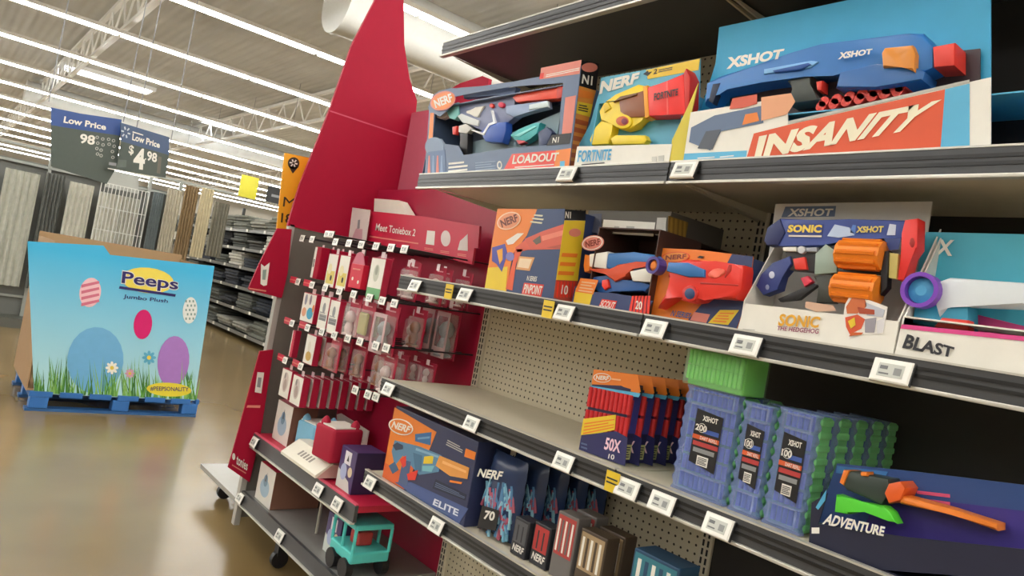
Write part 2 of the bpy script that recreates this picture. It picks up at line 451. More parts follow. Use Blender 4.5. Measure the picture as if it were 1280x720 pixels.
F.text('LOADOUT', [(492, 588), (708, 572), (716, 532), (500, 545)], WHITE, bold=.03); F.lines([(505, 608), (690, 594), (690, 584), (505, 597)], 1, WHITE)
F.text('N1', [(682, 488), (712, 485), (716, 458), (686, 462)], WHITE); F.lines([(720, 484), (762, 479), (764, 460), (722, 465)], 2, WHITE)
F.pr([(718, 608), (740, 606), (742, 572), (720, 574)], LBLUE, .0016); F.flush()
G = Face(r, py(1.45), (530, 90, 6.26))
G.solid('inner_tray', [(330, 645), (350, 555), (700, 470), (1070, 310), (1045, 480), (960, 600), (500, 645)], M('#8aa2ae', .5), -.055, .004, bev=0)
b = G.solid('blaster', [(262, 262), (400, 215), (500, 200), (620, 170), (712, 172), (705, 300), (722, 345), (640, 405), (480, 475), (370, 420), (258, 350)], M('#6f789e', .35), -.024, .025, bev=.003)
for nm, pts, m, off, th in (('top_rail', [(300, 160), (520, 125), (722, 118), (705, 190), (540, 182), (310, 205)], M('#566a92'), -.02, .02), ('barrel', [(690, 197), (740, 165), (1045, 108), (1040, 205), (720, 234)], M('#ea4a2e', .35), -.014, .03), ('barrel_cap', [(1038, 106), (1095, 98), (1092, 192), (1036, 207)], M('#cf3626'), -.01, .034),
        ('foregrip', [(640, 265), (960, 222), (968, 275), (820, 312), (700, 352), (640, 322)], M('#8fa3c6'), -.018, .022), ('foregrip_strip', [(820, 255), (965, 225), (968, 270), (820, 295)], M('#d3e2e6'), -.014, .01), ('magazine', [(500, 402), (642, 390), (640, 460), (612, 552), (480, 542), (440, 472)], M('#2c55b0', .35), -.014, .028),
        ('stock_pad', [(172, 300), (220, 250), (265, 235), (272, 330), (240, 372), (200, 362)], M('#84c8c8'), -.018, .022), ('shoulder_rest', [(78, 325), (175, 308), (182, 345), (135, 366), (78, 352)], M('#ead8d8'), -.02, .02), ('star_plate', [(330, 305), (365, 300), (400, 275), (472, 265), (440, 310), (422, 352), (385, 346), (370, 330), (330, 320)], WHITE, -.018, .008),
        ('side_plate', [(260, 345), (290, 325), (432, 380), (420, 422), (300, 396)], M('#d3d8da'), -.018, .008), ('rear_block', [(272, 420), (330, 404), (372, 440), (330, 482), (268, 470)], M('#d2d0cb'), -.018, .02), ('grip', [(280, 475), (342, 480), (336, 642), (282, 642)], BLACK, -.02, .025), ('trigger', [(220, 430), (256, 420), (245, 488), (222, 488)], GUNRED, -.018, .015),
        ('chevron_trim', [(370, 445), (460, 480), (502, 402), (545, 392), (520, 300), (535, 298), (562, 402), (510, 416), (468, 496), (368, 458)], M('#e6eaf0'), -.012, .006), ('red_knob', circ((600, 255), 22, 22), M('#e03a5a'), -.014, .012), ('red_pin', circ((526, 262), 15, 18), GUNRED, -.016, .01)):
    G.solid(nm, pts, m, off, th, parent=b, bev=.002)
m2 = G.solid('mini_blaster', [(672, 492), (730, 450), (850, 400), (912, 395), (892, 430), (886, 482), (830, 522), (760, 562), (718, 542)], M('#3fb0b4'), -.022, .025, bev=.003)
for nm, pts, m, off, th in (('mini_highlight', [(700, 500), (860, 420), (882, 426), (742, 506)], M('#86dada'), -.019, .01), ('mini_muzzle', [(714, 530), (780, 535), (792, 550), (740, 566)], M('#c94a55'), -.018, .015), ('mini_grip', [(890, 470), (960, 430), (1002, 470), (960, 562), (900, 582)], M('#4a5578'), -.026, .02)):  # the pale teal strip is a highlight painted as a lighter piece
    G.solid(nm, pts, m, off, th, parent=m2, bev=.002)
# its right side
S = Face(r, pxp(-1.6595), z1)
S.pr([(822, 96), (905, 112), (890, 240), (806, 215)], BLACK).pr([(806, 215), (890, 240), (800, 605), (758, 618)], M('#d98a3a')).pr(circ((860, 130), 38, 22), SALMON, .002)
S.text('N1', [(822, 205), (872, 215), (876, 172), (828, 162)], WHITE, bold=.03)
S.pr([(800, 290), (875, 305), (862, 365), (792, 345)], YELLOW, .002)
for k in range(6): S.pr([(795 - k * 5, 372 + k * 40), (855 - k * 9, 388 + k * 38), (850 - k * 9, 408 + k * 38), (792 - k * 5, 395 + k * 40)], M('#b3562b'), .002)
S.pr([(805, 232), (878, 250), (872, 280), (800, 268)], ORANGE, .0024); S.lines([(805, 335), (850, 345), (858, 310), (812, 302)], 3, INK, .0026); S.flush()

# ---- A2: light blue open box with yellow blaster
r = thing('blaster_box', 'light blue box with yellow toy blaster and big red drum', 'toy box', (-1.42, 1.5, ZA), 'boxed toy blasters')
z2 = (700, 50, 4.); F = Face(r, py(1.45), z2)
shell(r, -1.575, -1.25, 1.47, 1.62, ZA, 2.03, LBLUE)
B = Face(r, py(1.50), z2)
B.solid('back_card', [(75, 560), (150, 420), (195, 262), (205, 188), (430, 148), (700, 92), (690, 560), (560, 640), (80, 640)], M('#5fb0cf', .45), 0, .004, bev=0)
B.pr([(430, 150), (700, 92), (692, 150), (438, 196)], YELLOW).lines([(490, 165), (560, 150), (562, 132), (494, 146)], 2, INK); B.text('2', [(465, 172), (485, 168), (488, 142), (470, 146)], INK)
B.text('NERF', [(195, 272), (385, 215), (400, 160), (208, 206)], WHITE, bold=.05); B.pr([(415, 170), (440, 152), (442, 162), (460, 158), (438, 180)], BLACK, .0016); B.flush()
G = Face(r, py(1.45), (725, 70, 4.9625)); YG = M('#ecd02c', .38)
b = G.solid('blaster', [(118, 342), (150, 285), (220, 240), (360, 175), (405, 185), (405, 380), (380, 395), (340, 440), (270, 456), (215, 440), (200, 415), (130, 402)], YG, -.02, .028, bev=.004)
for nm, pts, m, off, th in (('grip', [(95, 440), (130, 402), (206, 420), (195, 470), (175, 546), (70, 552), (58, 520)], YG, -.021, .028), ('cylinder_cover', [(240, 262), (392, 215), (400, 375), (300, 380), (250, 345)], M('#8f5431', .3), -.016, .012), ('cover_rail', [(205, 285), (250, 250), (350, 228), (350, 242), (256, 268)], M('#6f4a22'), -.012, .008), ('drum', [(412, 195), (540, 155), (640, 110), (652, 360), (520, 366), (410, 371)], M('#f0302c', .35), -.008, .04), ('drum_end', [(640, 110), (656, 75), (682, 130), (676, 300), (650, 360)], M('#cc2820'), -.009, .04), ('drum_rim', [(388, 186), (416, 180), (427, 376), (400, 386)], M('#eba02c'), -.006, .03), ('drum_seam', [(534, 158), (544, 154), (548, 362), (538, 364)], M('#f7645c'), -.0068, .004),
        ('trigger_guard', circ((265, 405), 56, 46), YG, -.015, .02), ('guard_opening', circ((262, 403), 40, 30), M('#c9602c'), -.0142, .006), ('trigger', circ((275, 405), 20, 20), M('#7a2440'), -.0135, .006), ('spare_darts', [(188, 512), (220, 490), (400, 490), (414, 520), (395, 546), (200, 549)], YG, -.02, .02), ('rear_knob', [(140, 310), (170, 285), (190, 320), (150, 350)], M('#d2b21f'), -.016, .01)):
    G.solid(nm, pts, m, off, th, parent=b, bev=.003 if th > .015 else .001)
G.text('FORTNITE', [(458, 278), (606, 244), (610, 200), (460, 232)], INK, -.005, .03)
F.solid('front_panel', [(66, 652), (86, 532), (560, 520), (540, 632)], WHITE, .0, .003, bev=0)
F.text('FORTNITE', [(86, 612), (252, 600), (260, 544), (94, 552)], M('#3d9fd0'), bold=.025); F.lines([(105, 640), (222, 628), (222, 608), (108, 618)], 2, INK)
F.pr([(458, 618), (480, 616), (482, 582), (460, 584)], LGREY).pr([(490, 616), (518, 612), (520, 576), (492, 580)], LGREY); F.flush()
S = Face(r, pxp(-1.2495), z2)
F.solid('side_flap', [(545, 630), (560, 500), (640, 330), (690, 215), (640, 440), (612, 625)], M('#d3c23c'), -.002, .003, bev=0)

# ---- A3: long blue box with big blue blaster
r = thing('blaster_box', 'long light blue box with big blue toy blaster over slanted red-orange banner', 'toy box', (-.8, 1.5, ZA), 'boxed toy blasters')
z3 = (840, 50, 3.765); F = Face(r, py(1.44), z3); B = Face(r, py(1.535), z3)
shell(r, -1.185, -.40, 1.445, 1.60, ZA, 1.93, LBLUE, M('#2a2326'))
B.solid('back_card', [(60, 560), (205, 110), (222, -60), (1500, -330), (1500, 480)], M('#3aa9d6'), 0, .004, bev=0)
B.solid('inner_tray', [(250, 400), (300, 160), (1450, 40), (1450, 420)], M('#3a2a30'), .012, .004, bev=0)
BB = M('#2f74bd', .35)
b = F.solid('blaster', [(150, 305), (160, 200), (230, 165), (420, 110), (560, 60), (700, 20), (1100, -30), (1180, -35), (1230, 30), (1230, 130), (1150, 165), (1000, 150), (780, 175), (770, 150), (620, 172), (420, 200), (260, 232), (225, 240)], BB, -.03, .06, bev=.008)
for nm, pts, m, off, th in (('stock_hole', [(170, 285), (190, 205), (228, 200), (190, 300)], M('#1d2a44'), -.028, .02), ('side_panel', [(430, 135), (650, 95), (690, 100), (650, 130), (430, 160)], M('#7db4e6'), -.025, .02), ('panel_inset', [(470, 142), (640, 105), (655, 115), (600, 140), (480, 152)], M('#23519d'), -.022, .02),
        ('forestock', [(770, 225), (790, 150), (960, 110), (1150, 130), (1190, 150), (1180, 190), (960, 220)], M('#2b64a6', .35), -.02, .06), ('grip', [(540, 190), (660, 168), (640, 210), (700, 280), (540, 300), (575, 230)], M('#4a4f4c'), -.035, .05),
        ('trigger', [(675, 195), (705, 188), (702, 238), (680, 235)], GUNRED, -.03, .03), ('muzzle_cap', [(985, 60), (1000, 35), (1130, 22), (1145, 60), (1140, 150), (1090, 120), (990, 128)], M('#d98a2e', .3), -.012, .07),
        ('muzzle', [(1225, 30), (1330, 10), (1330, 120), (1230, 128)], GUNRED, -.025, .06)):
    F.solid(nm, pts, m, off, th, parent=b)
F.text('XSHOT', [(780, 92), (940, 66), (944, 40), (790, 58)], WHITE, -.0185, .045)
F.text('XSHOT', [(256, 138), (516, 86), (530, 40), (262, 82)], WHITE, -.026, .045)
dd = MB()
for k in range(7):
    for j in range(2):
        u = F.uv((700 + k * 60 + j * 14, 312 - k * 12 - j * 22), -.04); p = F.pl.at(u, -.04); dd.cyl(p, p + V((0, .05, 0)), .012, GUNRED, n=10)
tag(dd.build('darts', r), kind='stuff')
F.solid('front_panel', [(50, 585), (88, 340), (540, 270), (545, 395), (1500, 175), (1500, 525)], WHITE, .0, .003, bev=0)
F.pr([(345, 575), (385, 440), (545, 400), (1285, 232), (1262, 530)], M('#d8532c')).pr([(1262, 530), (1285, 232), (1400, 205), (1400, 528)], LBLUE)
F.pr([(50, 585), (58, 535), (352, 520), (345, 575)], LBLUE).pr([(545, 396), (1400, 200), (1400, 186), (545, 382)], LGREY, .0012)
F.pr([(80, 480), (90, 412), (200, 355), (420, 310), (430, 390), (230, 430), (180, 520)], SLATE, .0014).pr([(270, 325), (285, 275), (400, 255), (400, 300), (330, 320)], M('#d05a44'), .0018).pr([(420, 380), (420, 270), (560, 250), (580, 290), (540, 350)], M('#e0a17a'), .0018)
F.pr([(120, 510), (160, 430), (230, 420), (190, 515)], M('#4c5360'), .002).pr([(330, 400), (345, 350), (400, 340), (410, 380)], ORANGE, .0022)
F.text('INSANITY', [(384, 566), (1122, 424), (1272, 278), (410, 452)], M('#ece3c8'), .0025, .05)
F.lines([(120, 562), (200, 556), (200, 545), (120, 550)], 1, WHITE); F.lines([(225, 556), (290, 550), (290, 538), (225, 545)], 1, WHITE); F.flush()

# ---- B1: orange / navy closed box
r = thing('blaster_box', 'closed orange and navy box with red-orange blaster picture, leftmost on the middle shelf', 'toy box', (-1.73, 1.5, ZB_), 'boxed toy blasters')
z4 = (590, 240, 4.233); F = Face(r, py(1.44), z4)
MB().box(-1.925, -1.535, 1.4405, 1.60, ZB_, 1.695, NAVY, .002).build('carton', r)
F.pr([(65, 522), (135, 88), (345, 90), (290, 230), (215, 330), (180, 530)], ORANGE).pr([(65, 522), (85, 400), (188, 395), (178, 532)], YELLOW, .0014).pr([(180, 530), (345, 90), (492, 88), (435, 560)], M('#33466f'), .0008)
G = Face(r, py(1.44), (600, 255, 5.333))
G.logo((192, 112), 82, 56, -22, M('#e2926a'), M('#f0c9a8'), M('#6a2f26')); G.lines([(330, 128), (408, 138), (436, 68), (366, 62)], 3, M('#d8d0b4'))
G.pr([(300, 232), (420, 180), (570, 130), (582, 165), (576, 280), (545, 300), (320, 306), (290, 280)], M('#cf5b47'), .0016).pr([(410, 215), (562, 172), (564, 205), (415, 246)], M('#e2806a'), .002).pr([(350, 245), (400, 210), (406, 256), (375, 271)], M('#5c5348'), .0022).pr([(235, 292), (300, 240), (335, 302), (250, 322)], M('#d8604a'), .0018).pr([(170, 566), (215, 400), (235, 300), (286, 300), (240, 400), (215, 576)], M('#dd5c3a'), .0018)
G.pr([(80, 290), (165, 265), (182, 330), (145, 452), (110, 400), (80, 380)], M('#4c4ca0'), .002).pr([(112, 310), (150, 295), (150, 370), (130, 402)], M('#e8a53a'), .0026).pr(circ((200, 350), 28, 30), M('#7d7bba'), .0022).pr([(172, 245), (250, 195), (292, 195), (220, 266), (185, 272)], M('#e3ddd4'), .0022).pr([(440, 290), (575, 262), (576, 280), (545, 300)], M('#b04a38'), .002)
G.pr([(238, 436), (260, 348), (364, 356), (330, 446)], M('#dca06a'), .0018).pr([(250, 420), (266, 362), (345, 368), (322, 430)], M('#e8d0b0'), .0024); G.flush()
F.text('N SERIES', [(288, 468), (340, 474), (346, 448), (294, 442)], WHITE); F.pr([(262, 540), (275, 480), (380, 490), (365, 555)], GUNRED, .0014); F.text('PINPOINT', [(268, 535), (364, 546), (374, 498), (280, 486)], WHITE, .003, .02)
F.flush()
S = Face(r, pxp(-1.535), z4)
S.pr([(492, 92), (602, 100), (600, 150), (490, 148)], BLACK).pr([(490, 150), (600, 152), (560, 470), (445, 465)], YELLOW).pr([(445, 465), (560, 470), (545, 600), (432, 560)], M('#b5493a'))
S.text('N1', [(492, 138), (522, 140), (524, 105), (496, 103)], WHITE); S.pr(circ((545, 215), 32, 22), SALMON, .002)
for k in range(3): S.pr([(478 - k * 9, 322 + k * 48), (560 - k * 9, 326 + k * 48), (554 - k * 9, 346 + k * 48), (473 - k * 9, 342 + k * 48)], ORANGE, .002)
for k in range(6): S.pr([(445 + k * 17, 555), (452 + k * 17, 472), (462 + k * 17, 474), (456 + k * 17, 560)], GUNRED, .002)
S.text('10', [(470, 540), (505, 545), (510, 495), (478, 490)], WHITE, .003); S.flush()

# ---- B2: open box with blue, white and orange blaster
r = thing('blaster_box', 'open navy box with blue, white and orange-red blaster, under the flat box', 'toy box', (-1.34, 1.5, ZB_), 'boxed toy blasters')
z5 = (720, 240, 4.); F = Face(r, py(1.44), z5)
shell(r, -1.455, -1.235, 1.445, 1.62, ZB_, 1.655, M('#4a3028'), M('#4a3028'))
F.solid('front_panel', [(-30, 590), (-5, 470), (85, 500), (180, 505), (270, 520), (385, 545), (330, 625), (80, 590)], NAVY, 0, .003, bev=0)
F.pr([(-20, 580), (0, 480), (85, 500), (60, 590)], YELLOW); F.lines([(10, 498), (78, 508), (98, 450), (30, 442)], 4, M('#e0b38a'), .002); F.pr([(-5, 498), (22, 430), (112, 440), (85, 512)], ORANGE, .0012)
F.pr([(112, 575), (130, 535), (205, 545), (190, 592)], GUNRED, .0014); F.text('SCOUT', [(116, 572), (186, 586), (200, 552), (132, 540)], WHITE, .0025, .02)
for k in range(6): F.pr([(262 + k * 18, 606), (280 + k * 16, 520), (292 + k * 16, 518), (275 + k * 18, 610)], GUNRED, .0016)
F.text('20', [(295, 585), (328, 590), (332, 548), (300, 542)], WHITE, .003)
F.logo((82, 255), 52, 34, -12, SALMON, WHITE, M('#7a2a20'), -.004); F.flush()
F.solid('logo_tab', circ((82, 255), 56, 38, rot=-12), SALMON, -.005, .003, bev=0)
b = F.solid('blaster', [(130, 375), (150, 305), (290, 300), (405, 315), (430, 340), (400, 385), (200, 395)], BLUE, -.012, .045, bev=.006)
for nm, pts, m, off, th in (('muzzle', [(35, 370), (42, 310), (75, 320), (75, 395), (40, 400)], ORANGE, -.012, .045), ('barrel', [(65, 310), (158, 296), (145, 385), (65, 372)], WHITE, -.008, .05), ('slide', [(60, 380), (170, 392), (205, 362), (300, 348), (400, 350), (395, 372), (280, 378), (250, 420), (190, 448), (150, 405), (65, 395)], M('#d4502f'), -.004, .03),
        ('receiver', [(265, 395), (345, 380), (385, 400), (370, 450), (280, 445)], WHITE, -.006, .04), ('lower_frame', [(75, 425), (160, 415), (200, 440), (290, 440), (375, 465), (340, 500), (180, 490), (130, 520), (75, 470)], M('#24579a', .35), -.014, .04), ('trigger', [(128, 440), (155, 435), (165, 475), (140, 490), (126, 470)], GUNRED, -.006, .02)):
    F.solid(nm, pts, m, off, th, parent=b)

# flat box lying on top
r = thing('flat_box', 'flat dark grey box with white label lying across the top of blaster boxes', 'toy box', (-1.35, 1.56, 1.656))
F = Face(r, py(1.50), z5)
a0 = F.uv((42, 200)); a1 = F.uv((455, 222))
MB().box(a0[0], a1[0], 1.5005, 1.74, 1.656, 1.714, M('#5a5650', .5), .002).build('carton', r)
F.pr([(42, 195), (42, 112), (128, 108), (125, 210)], M('#4a4f63')).pr([(128, 205), (138, 138), (396, 152), (386, 222)], WHITE, .0016).pr([(396, 215), (406, 128), (452, 128), (448, 218)], LGREY, .0016)
F.lines([(408, 205), (436, 207), (440, 145), (414, 143)], 6, M('#8d8f96')); F.pr([(190, 190), (215, 192), (216, 172), (192, 170)], LGREY, .002).pr([(250, 192), (290, 195), (292, 172), (252, 170)], LGREY, .002); F.flush()
S = Face(r, pxp(a1[0]), z5); S.pr([(458, 222), (462, 118), (562, 152), (545, 252)], M('#8a6a2c'))
for k in range(4): S.pr([(470 + k * 22, 225 + k * 6), (475 + k * 22, 128 + k * 6), (485 + k * 22, 131 + k * 6), (480 + k * 22, 228 + k * 6)], M('#a9863a'), .0018)
S.flush()

# ---- B3: red blaster on orange and navy card
r = thing('blaster_box', 'orange and navy card box with red blaster, blue top and round trigger ring', 'toy box', (-1.1, 1.5, ZB_), 'boxed toy blasters')
F = Face(r, py(1.47), z5)
MB().box(-1.235, -.965, 1.4715, 1.6, ZB_, 1.60, NAVY, .002).build('carton', r)
F.solid('display_card', [(335, 605), (385, 440), (415, 280), (600, 288), (885, 322), (862, 520), (800, 690)], ORANGE, .003, .003, bev=0)
F.pr([(560, 640), (680, 500), (780, 310), (885, 322), (862, 520), (800, 688)], NAVY, .0042); F.logo((497, 325), 72, 26, -4, M('#e08a3a'), M('#d9502f'), M('#7a2a20'), .005)
F.pr([(605, 328), (620, 318), (640, 322), (630, 332)], BLACK, .005)
F.text('N SERIES', [(470, 620), (568, 632), (578, 606), (485, 590)], M('#4a6aa0'), .006); F.pr([(570, 640), (590, 600), (670, 612), (650, 655)], SALMON, .005).pr([(660, 655), (720, 590), (815, 590), (760, 665)], YELLOW, .005)
F.lines([(680, 650), (745, 656), (795, 600), (725, 600)], 4, ORANGE, .006); F.flush()
GR = M('#e2352a', .32)
b = F.solid('blaster', [(455, 425), (465, 355), (560, 335), (700, 345), (790, 360), (835, 365), (838, 390), (825, 490), (795, 535), (720, 528), (640, 525), (610, 545), (560, 552), (520, 540), (520, 500), (400, 580), (455, 490), (490, 440)], GR, .045, .04, bev=.008)
for nm, pts, m, off, th in (('top_slide', [(450, 395), (460, 350), (555, 352), (640, 388), (640, 425), (560, 425)], BLUE, .052, .04), ('logo_plate', circ((700, 405), 45, 22, rot=-14), M('#ee6a55'), .048, .02), ('trigger_ring', circ((567, 508), 40, 42), M('#c92a22'), .05, .03), ('ring_hole', circ((567, 508), 28, 30), M('#29406c'), .0515, .02), ('side_groove', [(620, 450), (810, 462), (810, 470), (620, 460)], M('#b02018'), .0465, .01), ('rear_sight', [(760, 362), (778, 362), (775, 395), (745, 430), (740, 425), (758, 395)], M('#b02018'), .0465, .01)):
    F.solid(nm, pts, m, off, th, parent=b)
rg = MB(); uu = F.uv((420, 375), .03); c = F.pl.at(uu, .03)
rg.lathe(c, [(.022, 0), (.022, .03), (.015, .03), (.015, 0)], M('#4a3f8c'), 18, (0, -1, 0)); rg.build('muzzle_ring', b); MB().lathe(c, [(.014, 0), (.014, .022), (.008, .026)], ORANGE, 14, (0, -1, 0)).build('dart_tip', b)

# ---- B4: white display box, navy blaster with orange drums
r = thing('blaster_box', 'white display box with navy blaster and two orange drums', 'toy box', (-.78, 1.5, ZB_), 'boxed toy blasters')
z6 = (910, 240, 3.); F = Face(r, py(1.44), z6); B = Face(r, py(1.56), z6)
MB().box(-.957, -.617, 1.443, 1.60, ZB_, ZB_ + .012, WHITE).build('tray', r)
B.solid('back_card', [(120, 480), (178, 45), (765, 35), (690, 560)], M('#c9c8c4'), 0, .004, bev=0)
F.solid('front_panel', [(33, 522), (65, 418), (200, 432), (640, 485), (618, 615)], WHITE, .0, .003, bev=0)
for ux in (-.957, -.619): MB().add([(ux, 1.443, ZB_), (ux, 1.56, ZB_), (ux, 1.56, 1.70), (ux, 1.443, 1.50), (ux + .003, 1.443, ZB_), (ux + .003, 1.56, ZB_), (ux + .003, 1.56, 1.70), (ux + .003, 1.443, 1.50)], [[0, 1, 2, 3], [7, 6, 5, 4], [0, 4, 5, 1], [1, 5, 6, 2], [2, 6, 7, 3], [3, 7, 4, 0]], WHITE).build('side_gusset', r)
B.pr([(200, 95), (215, 55), (405, 52), (400, 92)], SLATE).text('XSHOT', [(222, 92), (388, 90), (396, 62), (232, 62)], WHITE, .003, .03); B.flush()
F.text('SONIC', [(186, 502), (338, 510), (348, 468), (196, 456)], M('#e0a52c'), .003, .035); F.text('THE HEDGEHOG', [(182, 518), (338, 532), (342, 514), (186, 502)], M('#8a2f5a'), .003, .02)
K = Face(r, py(1.44), (930, 255, 4.234))
K.pr([(525, 600), (535, 530), (570, 472), (760, 545), (735, 690), (620, 690), (555, 715)], M('#e9e5e0')).pr([(540, 545), (580, 482), (640, 505), (650, 540), (600, 580), (545, 580)], M('#c96a3a'), .0018).pr([(535, 600), (600, 585), (640, 610), (620, 660), (560, 690), (540, 650)], M('#d0532e'), .0018).pr([(550, 620), (585, 600), (590, 640), (565, 660)], YELLOW, .0026).pr([(640, 520), (745, 560), (735, 600), (650, 590)], M('#b9bcc9'), .0018).pr([(640, 610), (700, 600), (690, 680), (640, 680)], M('#9a96a0'), .0018).pr([(700, 620), (745, 600), (735, 680), (705, 685)], M('#d8d6da'), .0018).pr([(600, 545), (690, 560), (690, 585), (610, 580)], M('#a8472c'), .0026).pr([(555, 700), (570, 680), (630, 680), (620, 692)], M('#c9602c'), .0022); K.flush()
F.pr([(288, 432), (292, 410), (395, 425), (405, 445), (330, 450)], M('#c9a48c'), .0012).lines([(55, 518), (100, 522), (100, 514), (55, 510)], 1, LGREY); F.flush()
G = Face(r, py(1.44), (930, 255, 4.234))
b = G.solid('blaster', [(108, 190), (125, 125), (190, 75), (400, 85), (560, 80), (852, 85), (850, 190), (740, 182), (500, 192), (420, 226), (200, 222), (120, 216)], M('#3b4f9a', .35), -.03, .03, bev=.004)
for nm, pts, m, off, th in (('muzzle', [(832, 155), (850, 84), (920, 75), (916, 232), (882, 280), (852, 402), (810, 402), (830, 262)], M('#ea3430', .35), -.022, .035), ('muzzle_hole', circ((890, 205), 14, 26), M('#a51f1c'), -.0215, .004), ('receiver', [(215, 250), (380, 225), (490, 215), (490, 372), (240, 348)], M('#3f4146'), -.036, .025), ('white_bolt', [(205, 228), (275, 226), (275, 250), (205, 248)], WHITE, -.026, .01), ('round_dial', circ((302, 242), 20, 20), M('#c9ccd2'), -.026, .01), ('grey_bolt', [(328, 230), (385, 228), (385, 252), (328, 252)], M('#9aa0aa'), -.026, .01),
        ('trigger_box', [(258, 290), (320, 280), (332, 346), (270, 346)], GUNRED, -.028, .015), ('hinge_block', [(378, 262), (432, 212), (492, 260), (490, 362), (372, 372)], M('#98ab9f', .3), -.028, .015), ('grip', [(62, 432), (90, 370), (150, 310), (240, 275), (252, 320), (200, 380), (180, 452), (100, 482)], M('#2f3f80'), -.03, .028), ('grip_stud', circ((146, 375), 15, 19), M('#c5cbe0'), -.029, .004), ('grip_stud', circ((122, 440), 10, 14), M('#8a94b8'), -.029, .004),
        ('cross_bar', [(488, 338), (745, 334), (745, 366), (488, 374)], BLACK, -.03, .02), ('side_plate', [(740, 250), (764, 245), (757, 440), (720, 482), (724, 352)], BLACK, -.02, .02), ('lower_block', [(368, 382), (472, 375), (472, 522), (380, 522), (402, 440)], M('#42453f'), -.034, .022), ('stand_foot', [(178, 502), (368, 420), (388, 430), (290, 506), (190, 517)], BLACK, -.036, .012), ('pink_catch', [(298, 392), (335, 380), (362, 410), (320, 437)], M('#d43a52'), -.03, .012), ('yellow_tip', [(764, 255), (816, 265), (806, 396), (758, 390)], M('#d6c878'), -.026, .015), ('rear_cap', [(104, 195), (122, 125), (188, 78), (215, 150), (180, 215), (120, 218)], M('#2b3566'), -.026, .03)):
    G.solid(nm, pts, m, off, th, parent=b, bev=.0025 if th > .015 else .001)
for cx0, cx1, cy, nm in ((508, 742, 262, 'upper_drum'), (484, 716, 440, 'lower_drum')):
    p0 = G.pl.at(G.uv((cx0, cy), -.022), -.022); p1 = G.pl.at(G.uv((cx1, cy + 12), -.022), -.022); p1.z = p0.z
    d = MB(); d.cyl(p0, p1, .029, M('#f08a28', .3), n=10)
    for k in range(10):
        t = k * math.pi / 5; o = V((0, math.cos(t) * .028, math.sin(t) * .028)); d.cyl(p0 + o + V((.006, 0, 0)), p1 + o - V((.006, 0, 0)), .0052, M('#e57a1e', .3), n=6)
    d.build(nm, b)
G.pr([(440, 170), (480, 108), (560, 125), (585, 165), (500, 178)], M('#b9cdea'), -.0285).pr([(755, 165), (770, 105), (805, 110), (800, 165)], M('#c9d2e6'), -.0285).pr([(560, 150), (575, 110), (592, 112), (588, 160)], M('#5a86d8'), -.0285).pr([(740, 180), (830, 182), (818, 240), (770, 245)], M('#30407c'), -.024).pr([(228, 160), (415, 162), (420, 105), (236, 104)], M('#33448c'), -.0285)
G.text('SONIC', [(228, 150), (408, 152), (414, 110), (236, 110)], M('#f0d25a'), -.027, .05); G.lines([(236, 178), (410, 180), (410, 160), (236, 158)], 1, M('#e3dad0'), -.027); G.text('XSHOT', [(592, 152), (735, 150), (740, 116), (598, 118)], M('#e3cf6a'), -.027, .04); G.flush('printed_stickers')

# ---- B5: cyan / pink box at the right end
ux = -.612
r = thing('blaster_box', 'cyan and pink box with purple ring at the right end of middle shelf', 'toy box', (-.45, 1.5, ZB_), 'boxed toy blasters')
F = Face(r, py(1.44), z6); B = Face(r, py(1.55), z6)
shell(r, -.612, -.27, 1.445, 1.60, ZB_, ZB_ + .08, WHITE)
B.solid('back_card', [(660, 520), (742, 150), (1180, 160), (1180, 640), (690, 580)], M('#48b2cc'), 0, .004, bev=0)
B.pr([(640, 500), (690, 400), (1180, 520), (1180, 620), (650, 540)], M('#d9468c')); B.text('X', [(775, 235), (840, 240), (850, 180), (790, 178)], WHITE, .003, .03); B.flush()
F.solid('front_panel', [(622, 620), (648, 505), (1180, 560), (1180, 725)], WHITE, 0, .003, bev=0); F.pr([(646, 512), (652, 496), (1180, 548), (1180, 566)], M('#d9468c'))
F.text('BLAST', [(652, 585), (842, 622), (850, 582), (672, 532)], INK, .003, .035); F.flush()
MB().add([(ux, 1.443, ZB_), (ux, 1.55, ZB_), (ux, 1.55, 1.68), (ux, 1.443, 1.50), (ux + .003, 1.443, ZB_), (ux + .003, 1.55, ZB_), (ux + .003, 1.55, 1.68), (ux + .003, 1.443, 1.50)], [[0, 1, 2, 3], [7, 6, 5, 4], [0, 4, 5, 1], [1, 5, 6, 2], [2, 6, 7, 3], [3, 7, 4, 0]], WHITE).build('side_gusset', r)
c = F.pl.at(F.uv((740, 375), -.04), -.04); MB().lathe(c, [(.034, 0), (.034, .03), (.026, .03), (.026, 0)], M('#7a3fb8', .35), 22, (0, -1, 0)).build('ring', r); MB().lathe(c, [(.025, 0), (.025, .015), (.01, .02)], M('#4a9fd0'), 18, (0, -1, 0)).build('ring_core', r)
b = F.solid('blaster', [(770, 400), (775, 340), (830, 320), (1120, 340), (1120, 430), (830, 420), (790, 470)], M('#d5dbe0', .35), -.03, .05, bev=.006)
F.solid('grip', [(690, 490), (700, 420), (790, 400), (900, 430), (900, 520), (800, 510)], M('#2d8fb0'), -.035, .05, parent=b); F.solid('red_lever', [(770, 505), (800, 470), (900, 480), (900, 520)], GUNRED, -.03, .03, parent=b)

